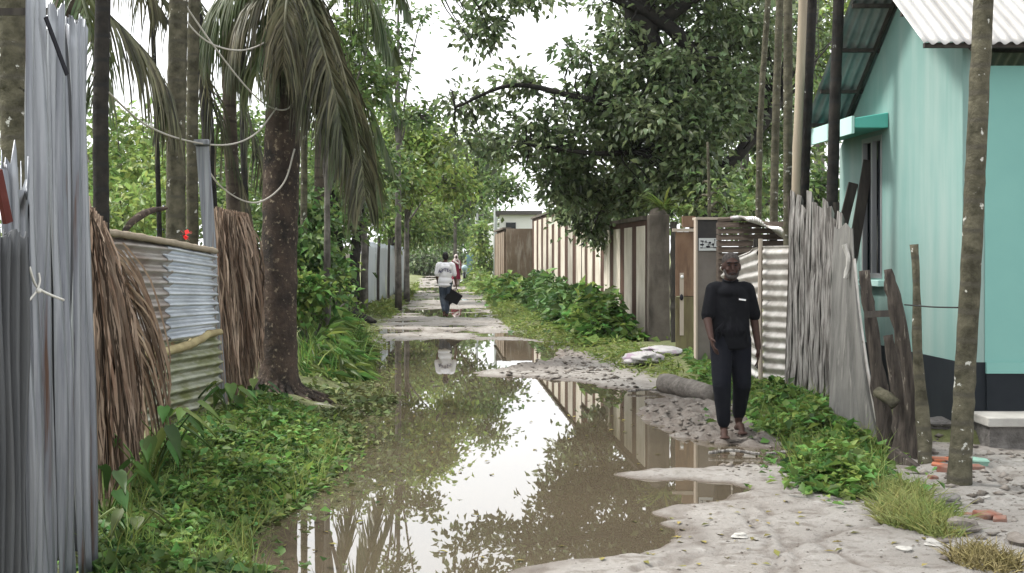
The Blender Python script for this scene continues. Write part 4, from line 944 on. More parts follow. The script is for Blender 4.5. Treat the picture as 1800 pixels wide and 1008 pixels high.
# undergrowth fence backing behind (dry brush seen through gaps)
# small shed roof behind the left trees
t = empty('garden_shed', at(235, 420, 34), 'pale blue grey tin shed glimpsed through leaves behind the fence', 'shed')
a = at(195, 345, 34); b = at(285, 345, 34)
mb = MB(); mb.box(((a.x + b.x) / 2, 35.5, 1.35), (b.x - a.x, 3, 2.7)); mb.build('shed_wall', M['zinc_blue'], t)
corr((a.x - .2, 33.8, 2.7), (b.x + .2, 33.8, 2.7), (a.x - .2, 36, 3.6), (b.x + .2, 36, 3.6), 12, .02, 'u', mt=M['zinc_new'], name='shed_roof', parent=t)

# ================================================================== FAR LEFT: sheet fence, old pillar
t = empty('tin_fence', lane(-2.15, 38), 'long plain blue grey tin fence along the grassy verge far down the lane', 'fence')
us = [(38, 41.5), (41.6, 45.5), (45.6, 50), (50.1, 55)]
def fu(y): return -2.15 + .75 * (y - 38) / 17
for i, (a, b) in enumerate(us):
    corr(lane(fu(a), a, .03), lane(fu(b), b, .03), lane(fu(a), a, 2.02 - .04 * i), lane(fu(b), b, 2.0 - .03 * i), 12, .012, 'u', mt=M['zinc_blue'], name='tin_sheet', parent=t, seed=i, dent=.015, rag=.01)
for i, a in enumerate([37.9, 41.55, 45.55, 50.05]):
    mb = MB(); u = fu(a) + .09; mb.tube([lane(u, a, 0), lane(u, a, 1.1), lane(u + .03, a, 2.15)], .045, 7, bump=.3); mb.build('fence_stake', M['board_dark'], t)
t = empty('old_concrete_pillar', at(563, 545, 27), 'broken pale concrete pillar overgrown by shrubs beside the coconut palm', 'pillar')
a = at(549, 443, 27).x; b = at(579, 443, 27).x; mb = MB()
mb.hexa([(a, 27, 0), (b + .08, 27, 0), (b + .08, 27.3, 0), (a, 27.3, 0), (a + .06, 27, 1.62), (b - .05, 27, 1.6), (b - .05, 27.3, 1.5), (a + .06, 27.3, 1.58)]); bevel(mb.build('shaft', M['cream'], t), .03)
# tin fence pieces behind the shrubs
mb = MB()
o = corr(lane(-2.75, 30, .03), lane(-2.25, 37.5, .03), lane(-2.75, 30, 1.8), lane(-2.25, 37.5, 1.9), 16, .012, 'u', mt=M['zinc_pale'], dent=.02, name='corrugated_sheet'); tag(o, 'pale corrugated sheet standing behind the leaning tree trunks', 'metal sheet')

# ================================================================== TREES
def ck(px, py, Y, rx, rz, n, ry=None): return (at(px, py, Y), (rx, ry or rx, rz), n)
# big dark tree on the right, behind the ribbed wall
tr = [(Vector((3.55, 25.5, 0)), .33), (at(1238, 360, 25.3), .26), (at(1225, 260, 25), .23), (at(1180, 160, 24.6), .26), (at(1130, 60, 24.2), .28), (at(1108, -60, 24), .26), (at(1090, -180, 24), .2)]
lb = [[(at(1205, 190, 24.6), .16), (at(1215, 95, 24.3), .15), (at(1150, 30, 24), .12), (at(1040, -20, 23.5), .09), (at(930, -40, 23), .06)],
      [(at(1232, 330, 25.2), .14), (at(1285, 285, 25), .13), (at(1325, 240, 25.2), .12), (at(1370, 180, 25.5), .09)],
      [(at(1225, 270, 25), .08), (at(1150, 265, 24.6), .06), (at(1050, 270, 24), .045), (at(930, 255, 24), .025)],
      [(at(1190, 170, 24.6), .13), (at(1110, 190, 24), .08), (at(1010, 170, 24), .06), (at(900, 150, 24), .04), (at(800, 190, 24), .02)],
      [(at(1235, 340, 25.1), .06), (at(1120, 330, 25.8), .045), (at(1060, 360, 26.5), .03)],
      [(at(1130, 60, 24.2), .15), (at(1240, -20, 24), .12), (at(1330, -90, 24), .09)],
      [(at(1108, -30, 24), .12), (at(960, -90, 23), .08), (at(840, -60, 22.6), .05), (at(780, -20, 22.5), .03)]]
cl = [ck(1100, 250, 25, 1.25, .95, 85), ck(975, 245, 24.5, .95, .7, 52), ck(1180, 240, 26, 1.2, 1.0, 66), ck(1065, 165, 24.5, .8, .55, 60), ck(985, 300, 25.5, .55, .6, 40),
      ck(1030, 330, 26, .8, .55, 50), ck(1120, 340, 26.5, 1.0, .42, 60), ck(1230, 150, 25.5, 1.0, .8, 60), ck(1300, 100, 26, 1.0, .9, 62), ck(1330, 220, 27, .8, .8, 55),
      ck(1260, 20, 25, 1.3, .7, 90), ck(1085, 70, 24, .5, .45, 18), ck(1010, 90, 24, .35, .25, 8), ck(900, -5, 23, .9, .10, 20), ck(845, 55, 23, .30, .40, 16), ck(815, 185, 24.5, .7, .25, 15), ck(905, 150, 24.5, .45, .3, 14),
      ck(850, 255, 25, .65, .35, 18), ck(1180, -60, 24, 1.6, .6, 70), ck(1120, -120, 24, 1.6, .5, 40),
      ck(1040, 385, 28, .55, .30, 34), ck(1000, 375, 28, .3, .25, 16), ck(1390, 60, 28, .8, 1.2, 45), ck(1060, 420, 29.0, .30, .22, 16), ck(1165, 110, 23.6, .7, .4, 30), ck(1225, 250, 23.4, .6, .9, 60), ck(1190, 330, 23.8, .7, .4, 40), ck(1150, 190, 23.4, .8, .5, 50), ck(1290, 170, 23.8, .6, .6, 36), ck(1120, 20, 25.4, 1.0, .5, 24)]
tree('dark_leafy_tree', 'huge dark glossy leaved tree overhanging the ribbed wall and the lane', 'tree', tr, lb, cl, M['leaf_dark'], M['bark_dark'], .155, .085, nl=24, spread=.20, twig_r=.010)
# pale sapling stem by the gate pillar
tree('sapling', 'slender pale stemmed sapling rising directly behind the gate pillar', 'tree', [(at(1246, 520, 20.5) * 1, .03), (at(1247, 380, 20.5), .028), (at(1244, 250, 20.5), .02)], [], [ck(1250, 335, 21, .35, .3, 10), ck(1290, 360, 21, .35, .25, 14)], M['leaf_mid'], M['bark_moss'], .13, .06, nl=12, spread=.16)
# trees filling behind the right slender palms
def simple_tree(name, label, px, Y, clumps, lm, L=.16, W=.08, r=.16, nl=18, spread=.3, bm=None, lean=0, group=None, cat='tree', topy=None, every=4):
    if group: r = min(r, .085)
    b = at(px, 443, Y); b.z = 0; zt = max(c[0].z for c in clumps) - .3
    tr = [(b, r * 1.25), (b + Vector((lean * .3, 0, zt * .4)), r), (b + Vector((lean, 0, zt * .8)), r * .6), (b + Vector((lean, 0, zt)), r * .3)]
    lbs = [[(b + Vector((lean * .6, 0, zt * .5)), r * .45), ((b + Vector((lean * .6, 0, zt * .6))).lerp(c[0], .5), r * .3), (c[0], r * .14)] for c in clumps[:7]]
    return tree(name, label, cat, tr, lbs, clumps, lm, bm or M['bark_tree'], L, W, group, spread, nl, .014 * Y / 25, every)
GB = 'trees lining the far part of the lane'
simple_tree('garden_tree', 'light green bushy tree seen between the slender palms and the dark tree branch', 1310, 30, [ck(1310, 320, 30, 1.1, .6, 50), ck(1290, 370, 29, .8, .4, 40), ck(1390, 330, 31, 1.1, .9, 60), ck(1440, 330, 31, .8, .8, 50), ck(1420, 200, 32, 1.0, 1.1, 60), ck(1360, 250, 33, 1.0, .8, 30)], M['leaf_mid'], .17, .09)
simple_tree('garden_tree', 'yellow green tree peeking over the roof of the teal house', 1440, 36, [ck(1440, 60, 36, 1.0, 1.6, 90), ck(1400, 130, 36, .8, 1.2, 40), ck(1500, -60, 36, 1.6, 1.2, 60)], M['leaf_yellow'], .2, .10)
simple_tree('garden_tree', 'tree with dense crown far behind the dark leafy tree', 1260, 42, [ck(1180, 330, 42, 2.2, .7, 34), ck(1290, 200, 42, 1.8, 1.6, 40), ck(1260, 360, 42, 2.8, .7, 70), ck(1080, 370, 42, 1.6, .5, 24)], M['leaf_mid'], .24, .13, spread=.4)
# far canopy over the lane
simple_tree('lane_tree', 'yellow green tree crown nearest the white sky gap above the lane', 715, 44, [ck(715, 240, 44, .9, .8, 70), ck(760, 265, 44, .9, .7, 70), ck(700, 320, 43, 1.0, .8, 70), ck(790, 320, 46, 1.0, .7, 60)], M['leaf_yellow'], .22, .12, group=GB, spread=.34)
simple_tree('lane_tree', 'pale green tree hanging low over the plain tin fence', 690, 50, [ck(690, 370, 50, 1.2, .8, 90), ck(640, 330, 50, 1.3, 1.2, 80), ck(740, 370, 52, 1.1, .9, 80), ck(725, 410, 50, .8, .4, 40)], M['leaf_bright'], .20, .11, group=GB, spread=.34)
simple_tree('lane_tree', 'mid green tree arching over the lane above the man in white', 800, 66, [ck(800, 340, 66, 1.9, 1.2, 90), ck(760, 400, 68, 1.8, .9, 90), ck(840, 300, 64, 1.3, .9, 60), ck(850, 260, 60, 1.0, .7, 36), ck(880, 330, 62, 1.0, .7, 40)], M['leaf_mid'], .28, .15, group=GB, spread=.42)
simple_tree('lane_tree', 'dull green tree closing the end of the lane', 790, 105, [ck(760, 400, 100, 3, 1.6, 100), ck(810, 380, 105, 3.0, 2.2, 100), ck(720, 430, 100, 2.6, 1.4, 90), ck(850, 400, 110, 2.6, 1.6, 80), ck(775, 445, 100, 2.2, .8, 50)], M['leaf_mid'], .42, .24, group=GB, spread=.6, every=6)
simple_tree('lane_tree', 'dark green tree at the turn of the lane behind the red dress', 775, 92, [ck(745, 462, 92, 1.5, .9, 70), ck(785, 458, 96, 1.0, 1.0, 50), ck(850, 455, 95, .9, 1.2, 40)], M['leaf_dark'], .34, .2, group=GB, spread=.45, every=6)
simple_tree('lane_tree', 'tall green tree left of the sky gap with loose upper twigs', 640, 34, [ck(600, 255, 34, 1.1, .6, 60), ck(650, 300, 35, 1.0, .8, 70), ck(560, 330, 33, 1.0, 1.0, 80)], M['leaf_mid'], .19, .10, group=GB, spread=.3)
simple_tree('lane_tree', 'slender tree beside the coconut palm with fresh green upper twigs', 575, 20, [ck(620, 60, 20, .45, .35, 26), ck(650, 140, 20.5, .45, .3, 26), ck(545, 120, 20, .4, .6, 34), ck(665, 35, 20, .3, .12, 8), ck(600, 180, 20, .35, .3, 20)], M['leaf_mid'], .13, .07, group=GB, spread=.2, r=.05)
simple_tree('lane_tree', 'tree with a pendulous twig bunch dangling into the white sky', 700, 38, [ck(690, 90, 38, .42, .62, 26), ck(735, 205, 38, .60, .3, 22), ck(690, 200, 38, .4, .3, 14), ck(740, 30, 38, .22, .3, 5), ck(660, -20, 38, .8, .4, 24)], M['leaf_mid'], .19, .1, group=GB, spread=.24, nl=14, r=.09)
# twin stemmed tree with flared roots beside the verge
tw = [(at(606, 560, 31) , .42), (at(604, 520, 31), .26), (at(592, 440, 31), .17), (at(585, 360, 31), .14), (at(575, 250, 31), .1)]; tw[0][0].z = 0
tree('twin_stem_tree', 'dark twin stemmed tree with flared roots on the grassy verge', 'tree', tw, [[(at(612, 540, 31), .2), (at(622, 470, 31), .13), (at(628, 400, 31), .1), (at(640, 330, 31), .07)], [(at(600, 500, 31), .1), (at(560, 430, 31), .06), (at(540, 380, 31), .04)],
     [(at(600, 548, 30.9), .2), (at(640, 560, 30.3), .1), (at(660, 566, 29.8), .04)]],
     [ck(590, 300, 31, .8, .6, 50), ck(640, 350, 31, .6, .5, 30), ck(610, 400, 31, .35, .3, 18), ck(550, 370, 31, .5, .4, 26)], M['leaf_mid'], M['bark_dark'], .17, .08, nl=16, spread=.25)
# thin roadside stems in front of the tin fence
for i, (px, Y, lb_) in enumerate(((632, 37, 'thin dark stem before the near end of the tin fence'), (690, 49, 'leaning thin stem halfway along the tin fence'), (716, 58, 'dark thin stem before the far end of the tin fence'))):
    b = at(px, 443, Y); b.z = 0; tree('thin_tree', lb_, 'tree', [(b, .09), (b + Vector((-.05, 0, 1.2)), .055), (b + Vector((.1, 0, 2.6)), .04)], [], [(b + Vector((.1, 0, 2.7)), (.6, .6, .4), 22)], M['leaf_bright'], M['bark_dark'], .18, .09, 'thin stems along the tin fence', nl=14)
# undergrowth / shrubs behind the left fence
GS = 'shrubs behind the palms'
def shrub(label, cl, lm, L, W, px, Y, nl=18, group=GS, name='shrub', spread=.17):
    b = at(px, 443, Y) if px else Vector((-7, 11, 0)); b.z = 0
    if px < 0: b = Vector((-11, 20, 0))
    t = empty(name, b, label, 'shrub', group)
    for k in range(6):
        mb = MB(); c = cl[k % len(cl)][0] + Vector(rnd(1, .3)[0]); mb.tube(bez([b + Vector((random.random() * .3 - .15, 0, 0)), b.lerp(c, .5) + Vector((0, 0, .2)), c], 8), list(np.linspace(.035, .01, 8)), 5, cap=False); mb.build('stem', M['bark_tree'], t)
    leaf_obj('foliage', [clump_leaves(c[0], c[1], c[2], nl, L, W, spread) for c in cl], lm, t)
shrub('bright green shrub filling the gap above the corrugated panel', [ck(240, 320, 22, 1.0, .8, 80), ck(220, 240, 23, .6, .5, 30), ck(280, 370, 20, 1.0, .45, 60), ck(205, 390, 18, .5, .5, 30)], M['leaf_bright'], .13, .07, 240, 21)
shrub('mixed green shrub seen between the mottled trunk and the coconut palm', [ck(400, 330, 24, 1.3, .9, 90), ck(440, 420, 22, 1.0, .8, 70), ck(380, 230, 26, .9, .7, 40), ck(450, 250, 26, .9, .8, 50)], M['leaf_mid'], .14, .07, 410, 23)
shrub('broad leaved shrub climbing beside the coconut palm trunk', [ck(550, 400, 22, .42, .55, 60), ck(545, 480, 20.5, .35, .7, 70)], M['weed_dark'], .14, .10, 550, 21)
shrub('bright vine bush tangled over the old concrete pillar', [ck(590, 480, 27.5, .28, .3, 20), ck(535, 520, 19.5, .28, .35, 40), ck(600, 520, 29, .3, .2, 16)], M['weed'], .13, .09, 585, 28)
shrub('bright green thicket beyond the grey garden shed', [ck(180, 300, 38, 2.4, 1.8, 80), ck(320, 300, 40, 3.0, 2.0, 110), ck(460, 320, 40, 3.0, 2.0, 110), ck(60, 330, 36, 2.6, 2.0, 80)], M['leaf_bright'], .26, .14, 300, 39, spread=.45)
shrub('low leafy thicket hidden behind the dried frond screens', [(Vector((-5.6, 10, .8)), (.9, 1.6, .6), 70), (Vector((-7.2, 14, 1.0)), (1.2, 1.6, .8), 80), (Vector((-9, 9, .8)), (1.6, 1.4, .7), 70)], M['leaf_mid'], .12, .07, 0, 10)
shrub('wide bush in the yard behind the near metal fence', [(Vector((-6.5, 19, 1.2)), (1.5, 1.8, 1.0), 90), (Vector((-11, 20, 1.4)), (2.2, 2, 1.2), 90), (Vector((-16, 26, 1.8)), (3.4, 2, 1.6), 90)], M['leaf_mid'], .15, .08, -400, 20, spread=.3)
# creeper bushes against the ribbed wall
GW = 'leafy bushes growing against the ribbed wall'
def bush(label, px0, px1, Y0, Y1, hh, n, m, L, W, du0=-1.05, du1=-.12, leafname='creeper_bush'):
    poly = [(lane(UF + du0, Y0).x, Y0), (lane(UF + du1, Y0).x, Y0), (lane(UF + du1, Y1).x, Y1), (lane(UF + du0, Y1).x, Y1)]
    c = lane(UF + (du0 + du1) / 2, (Y0 + Y1) / 2); t = empty(leafname, c, label, 'bush', GW)
    for k in range(14):
        mb = MB(); q = sample_poly(poly, 1)[0]; b = Vector((q[0], q[1], 0)); mb.tube([b, b + Vector((random.random() * .2 - .1, 0, hh * .45)), b + Vector((random.random() * .5 - .25, 0, hh * .8))], [.018, .014, .006], 5); mb.build('stem', M['weed'], t)
    cover('foliage', poly, n, hh, L, W, m, None, None, parent=t, floor=.02)
bush('large leafy bush reaching the dark corner pillar', 0, 0, 22.6, 27.5, .78, 5200, M['weed'], .15, .11, -1.15, -.2)
bush('darker leafy bush along the middle of the near ribbed wall', 0, 0, 27.8, 33.5, .75, 4200, M['weed_dark'], .16, .12, -1.3, -.2)
bush('tallest dark bush where the two ribbed wall sections meet', 0, 0, 33.5, 40, 1.0, 4600, M['weed_dark'], .18, .13, -1.2, -.45)
bush('bright green bush before the taller ribbed wall section', 0, 0, 40.2, 52, .62, 5200, M['weed'], .2, .14, -1.7, -.45)
bush('far light green bush below the farthest wall section', 0, 0, 53, 74, .55, 4200, M['leaf_bright'], .24, .15, -2.15, -1.15)
simple_tree('vine_covered_post', 'vine covered post beside the lane past the farthest wall section', 848, 80, [ck(848, 440, 80, .55, .5, 30), ck(846, 410, 80, .5, .5, 30), ck(852, 468, 80, .6, .5, 30)], M['leaf_bright'], .25, .16, r=.07, cat='vine')

# ================================================================== WEEDS AND GRASS
G = None
cover('weeds', pxpoly([(165, 1010), (175, 1080), (430, 1100), (440, 985), (425, 930), (490, 895), (560, 850), (600, 800), (610, 770), (560, 735), (500, 725), (410, 735), (330, 770), (262, 800), (215, 940)], .05), 26000, .20, .055, .032, M['weed'], 'thick low green weeds covering the bank below the corrugated panel', 'weeds')
cover('floating_weeds', pxpoly([(425, 905), (440, 950), (530, 890), (590, 840), (635, 790), (640, 740), (600, 720), (540, 735), (560, 850)], .0), 5200, .05, .05, .032, M['pad'], 'sparse water weeds spreading out over the brown puddle', 'weeds')
cover('floating_weeds', pxpoly([(520, 694), (600, 686), (655, 668), (665, 690), (700, 700), (665, 735), (610, 712), (545, 703)], .0), 1400, .03, .07, .04, M['pad'], 'pale water weeds at the grassy edge of the puddle', 'weeds')
cover('weeds', pxpoly([(130, 1100), (165, 1000), (200, 930), (240, 960), (480, 1010), (520, 1100)], .05), 7000, .16, .06, .038, M['weed_dark'], 'dark broad leaved weeds at the foot of the tall corrugated sheets', 'weeds')
cover('ground_grass', pxpoly([(520, 680), (640, 672), (660, 640), (680, 600), (640, 560), (560, 560), (530, 620)], .05), 9000, .10, .06, .02, M['grass'], 'short trodden green grass on the verge beside the puddle', 'grass')
for lbl, pp, n_, h_, mm in (('thin grass blades standing among the weeds of the near bank', [(180, 1010), (250, 860), (330, 780), (500, 740), (600, 790), (560, 850), (440, 930), (480, 1080), (200, 1090)], 2600, .22, 'grass'),
                        ('sparse long grass along the foot of the weathered boards', [(1318, 690), (1480, 735), (1560, 790), (1560, 860), (1400, 842), (1380, 800), (1330, 745)], 800, .26, 'grass')):
    tag(leaf_obj('bank_grass', [blades(on_ground(sample_poly(pxpoly(pp, .05), n_)), h_, .007, .45)], M[mm]), lbl, 'grass', None, 'stuff')
q = np.concatenate([sample_poly(pxpoly([(480, 980), (640, 760), (860, 670), (1150, 700), (1220, 960), (900, 1010)], 0), 90), sample_poly(pxpoly([(1000, 1000), (1240, 880), (1560, 860), (1780, 1000), (1500, 1060)], 0), 70)])
g = on_ground(q, .006); n = len(g)
tag(leaf_obj('fallen_leaves', [cards(g, rnd(n) * np.array([1, 1, .08]), np.array([0, 0, 1.0]) + rnd(n, .08), .03 + .05 * RNG.random(n), .02 + .02 * RNG.random(n), .15, .05)], mat('fallen_leaf', (.20, .15, .05), .7, col2=(.10, .11, .03), scale=5, island=.5)), 'scattered small fallen leaves on the puddle and mud', 'leaves', None, 'stuff')
# long leaf clump by the coconut palm
poly = pxpoly([(524, 668), (632, 660), (645, 630), (625, 590), (600, 566), (530, 560)], .1); q = sample_poly(poly, 1700); g = on_ground(q)
n = len(g); hh = .62 * np.clip(-poly_sd(q[:, 0], q[:, 1], np.array(poly)) / .5, .25, 1)
g[:, 2] += hh * RNG.random(n) ** .5; D = np.array([.8, -.35, -.35]) + rnd(n, .45)
o = leaf_obj('long_leaf_plant', [cards(g, D, np.array([0, -.3, 1.0]) + rnd(n, .3), .26 + .12 * RNG.random(n), .055, .2, .35), blades(on_ground(sample_poly(poly, 900)), .5, .02, .3)], M['weed'])
tag(o, 'bright green clump of long arching leaves just past the coconut palm', 'plant')
# taro / arum plants
def taro(label, c, n, h, L, W, m=None, group='broad leaved plants on the near bank'):
    c = Vector(c); t = empty('arum_plant', c, label, 'plant', group); st = MB(); Vs = []; Fs = []; o = 0
    for i in range(n):
        a = random.random() * 6.283; d = Vector((math.cos(a), math.sin(a), 0)); hh = h * (.5 + .6 * random.random()); L_s = .78; tip = c + d * hh * .45 + Vector((0, 0, hh))
        st.tube(bez([c + d * .02, c + d * hh * .15 + Vector((0, 0, hh * .6)), tip], 6), [.009, .008, .007, .006, .005, .004], 5, cap=False)
        ax = (d + Vector((random.random() * .8 - .4, random.random() * .8 - .4, -.75))).normalized(); sd = ax.cross(Vector((0, 0, 1))).normalized(); up = sd.cross(ax)
        l = .8 * L * (.5 + .6 * random.random()); w_ = .75 * W * (.7 + .5 * random.random()); prof = [(-.28, .28), (-.1, .5), (.15, .48), (.4, .36), (.7, .18), (1, 0.01)]
        for s, (u, hw_) in enumerate(prof):
            p = tip + ax * l * u - Vector((0, 0, 1)) * l * .2 * max(u, 0) ** 2
            Vs += [p + sd * w_ * hw_ + up * w_ * .16, p, p - sd * w_ * hw_ + up * w_ * .16]
        for s in range(5):
            b = o + 3 * s; Fs += [[b, b + 1, b + 4, b + 3], [b + 1, b + 2, b + 5, b + 4]]
        o += 18
    st.build('stalk', M['weed'], t); mesh_np('foliage', np.array([list(v) for v in Vs]), np.array(Fs), m or M['weed'], t, True)
taro('bright arum plant below the corner of the corrugated panel', gp(300, 860, .03), 12, .55, .26, .13)
taro('tall narrow leaved arum plant in front of the dry frond bundle', gp(262, 905, .03), 11, .62, .30, .11)
taro('dark arum leaves at the foot of the tall sheets and dry fronds', gp(185, 955, .03), 7, .42, .22, .15, M['weed_dark'])
taro('arum plant standing under the second dry frond bundle', gp(405, 760, .05), 11, .40, .24, .13)
taro('pale leaved arum plant low on the near bank', gp(232, 985, .03), 9, .25, .16, .10, M['pad'])
taro('arum plant between the second dry frond bundle and coconut palm', gp(450, 735, .05), 9, .38, .2, .11, M['weed_dark'])
taro('lone arum plant beside the bottom rail of the corrugated panel', gp(345, 800, .05), 9, .4, .22, .12)
# right side weeds
cover('weeds', pxpoly([(1318, 690), (1390, 690), (1480, 735), (1550, 775), (1560, 860), (1500, 862), (1400, 842), (1380, 800), (1420, 780), (1330, 745), (1305, 720)], .1), 13000, .26, .07, .045, M['weed'], 'dense clover like weeds at the foot of the weathered boards', 'weeds')
cover('weeds', pxpoly([(1205, 625), (1222, 655), (1260, 690), (1320, 700), (1330, 670), (1262, 660), (1225, 630)], .1), 2200, .16, .08, .05, M['weed'], 'green weeds sprouting around the gate pillar base', 'weeds')
cover('verge_grass', pxpoly([(850, 520), (870, 550), (905, 580), (1000, 615), (1090, 645), (1150, 660), (1215, 670), (1180, 640), (1120, 615), (1000, 560), (900, 520)], .06), 16000, .13, .10, .02, M['grass'], 'low grass strip between the muddy lane and the wall bushes', 'grass')
cover('verge_grass', pxpoly([(735, 495), (705, 525), (640, 545), (620, 560), (690, 556), (700, 540), (728, 515)], .06), 6000, .12, .14, .03, M['grass'], 'yellowish grass in front of the plain tin fence', 'grass')
def tuft(label, px, py, r, n, h, m, name='grass_tuft', z=.03):
    c = gp(px, py, z); a = RNG.random(n) * 6.283; rr = r * RNG.random(n) ** .6
    C = np.stack([c.x + np.cos(a) * rr, c.y + np.sin(a) * rr * 1.6, np.zeros(n)], 1); C[:, 2] = np.maximum(gz(C[:, 0], C[:, 1]), 0) - .005
    o = leaf_obj(name, [blades(C, h * (.5 + .8 * RNG.random(n)), .008, .85)], m); tag(o, label, 'grass tuft', 'grass tufts by the mossy palm trunk'); return o
tuft('yellow green grass tuft nearest the old posts', 1580, 875, .20, 1300, .15, M['dry_grass'])
tuft('largest spreading yellow green grass tuft', 1610, 915, .24, 1900, .15, M['dry_grass'])
tuft('small grass tuft touching the rubble', 1650, 935, .14, 700, .11, M['dry_grass'])
tuft('dry brownish grass tuft low by the pale stones', 1730, 990, .18, 1100, .10, mat('straw', (.24, .20, .10), .8, col2=(.15, .13, .05), scale=8, island=.4))
tuft('pale fern like tuft in the dark weeds', 1530, 838, .12, 300, .12, M['leaf_bright'])

# ================================================================== RUBBLE, STONES
def rock(name, c, r, m, label, cat, group, flat=.55, seed=0):
    rg = random.Random(seed); bm_ = bmesh.new(); bmesh.ops.create_icosphere(bm_, subdivisions=3, radius=1)
    for v in bm_.verts:
        p = v.co; k = 1 + .25 * math.sin(p.x * 3.1 + seed) * math.cos(p.y * 2.7 + seed) + .12 * math.sin(p.z * 7 + seed * 3) + (rg.random() - .5) * .06
        if p.z < -.2: k *= .9
        v.co = Vector((p.x * r, p.y * r * (.7 + .4 * math.sin(seed)), p.z * r * flat)) * k
    me = bpy.data.meshes.new(name); bm_.to_mesh(me); bm_.free(); me.materials.append(m)
    o = link(bpy.data.objects.new(name, me)); o.location = Vector(c) + Vector((0, 0, r * flat * .35)); o.rotation_euler = (0, 0, seed * 1.3); tag(o, label, cat, group); return o
def brick(px, py, rz, tilt, label, m=None, s=(.22, .11, .07), z=.04, name='broken_brick', grp='broken bricks by the mossy palm trunk'):
    c = gp(px, py, z); mb = MB(); mb.box((0, 0, 0), s); o = mb.build(name, m or M['brick']); o.location = (c.x, c.y, max(gz1(c.x, c.y), 0) + s[2] * .12); o.rotation_euler = (tilt, tilt * .5, rz); bevel(o, .008); tag(o, label, 'brick', grp)
brick(1735, 910, .5, .15, 'clean red broken brick lying farthest out on the sandy ground', s=(.17, .10, .07))
brick(1758, 916, 1.2, -.1, 'small red brick piece touching the cleanest broken brick', s=(.09, .08, .05))
brick(1660, 792, .2, .1, 'orange brick slab stacked beside the black plinth', M['orange'], (.24, .1, .035), .12)
brick(1656, 812, -.4, .2, 'orange brick sliver just below the stacked orange slab', M['orange'], (.16, .06, .03), .06)
brick(1664, 826, .9, .1, 'red brick half buried between post and mossy trunk', s=(.16, .1, .06))
brick(1712, 822, .3, .1, 'dull red brick lying right of the mossy palm trunk', s=(.14, .09, .05))
brick(1640, 842, 1.5, .1, 'reddish brick chip at the foot of the lichen spotted pole', s=(.1, .06, .04))
brick(1710, 905, -.3, .1, 'thin brick shard beside the dark stone', s=(.13, .05, .02))
GR = 'loose stones by the mossy palm trunk'
for i, (px, py, r, mm, lb_) in enumerate([(1662, 888, .10, 'conc_rough', 'dark jagged stone next to the largest grass tuft'), (1648, 774, .13, 'conc_rough', 'dark lump of broken mortar against the black plinth'), (1690, 935, .12, 'stone', 'flat pale stone under the small grass tuft'),
        (1640, 800, .06, 'stone', 'grey stone beside the orange slab'), (1672, 842, .05, 'stone', 'small stone right at the mossy trunk base'), (1790, 960, .10, 'stone', 'pale stone at the picture edge'), (1640, 958, .05, 'conc_light', 'small whitish stone on bare mud'),
        (1590, 968, .04, 'conc_light', 'whitish flat chip on the bare sandy mud'), (1300, 942, .045, 'conc_light', 'single white chip lying on the pale mud tongue'), (1735, 880, .03, 'conc_light', 'tiny white pebble near the clean red brick'), (1700, 925, .07, 'conc_rough', 'brownish stone between tuft and brick shard')]):
    c = gp(px, py, .03); rock('stone', (c.x, c.y, max(gz1(c.x, c.y), 0)), r, M[mm], lb_, 'stone', GR, .5, i + 1)
mb = MB(); c = gp(1718, 812, .06)
rock('crumpled_cloth', (c.x, c.y, .04), .09, M['mint'], 'crumpled mint green scrap lying before the porch footing', 'cloth scrap', None, .5, 31)
# scattered gravel and mud crumbs: one mass
Vs = []; Fs = []; o = 0
def crumbs(poly, n, s0, s1):
    global o
    q = sample_poly(poly, n); g = on_ground(q)
    for p in g:
        if p[2] <= .003: continue
        s = s0 + (s1 - s0) * RNG.random() ** 3; v = unit(rnd(6)) * s * np.array([1, 1, .5]); base = np.array([[1, 0, 0], [0, 1, 0], [-1, 0, 0], [0, -1, 0], [0, 0, 1], [0, 0, -1]]) * s * np.array([1.2, 1.1, .55]) + rnd(6, s * .18)
        Vs.append(base + p + np.array([0, 0, s * .2])); Fs.append(np.array([[0, 1, 4], [1, 2, 4], [2, 3, 4], [3, 0, 4], [1, 0, 5], [2, 1, 5], [3, 2, 5], [0, 3, 5]]) + o); o += 6
crumbs(pxpoly([(1620, 770), (1800, 790), (1850, 1000), (1680, 1000), (1600, 900)], .04), 260, .006, .04)
crumbs(pxpoly([(1000, 990), (1240, 880), (1500, 860), (1700, 1000), (1600, 1060), (1000, 1060)], .04), 160, .004, .014)
crumbs(pxpoly([(1130, 728), (1150, 705), (1330, 740), (1420, 790), (1300, 840), (1190, 764)], .04), 700, .008, .035)
crumbs(pxpoly([(880, 655), (930, 606), (1010, 616), (1160, 690), (1000, 669)], .04), 500, .01, .05)
crumbs(pxpoly([(700, 530), (660, 596), (960, 600), (870, 560), (840, 520)], .04), 160, .01, .035)
tag(mesh_np('gravel', np.concatenate(Vs), np.concatenate(Fs), M['stone']), 'loose mud crumbs and grit strewn over the lane', 'gravel', None, 'stuff')
# lying grey log
mb = MB(); P = bez([at(1168, 690, 15.75) , at(1205, 700, 15.2), at(1252, 716, 14.5)], 12)
for p in P: p.z = .12
mb.tube(P, [.118, .125, .125, .12, .115, .115, .112, .11, .11, .105, .10, .10], 16, bump=.12); tag(mb.build('lying_log', M['log_grey'], smooth=True), 'thick grey log lying on the mud beside the man in black', 'log')
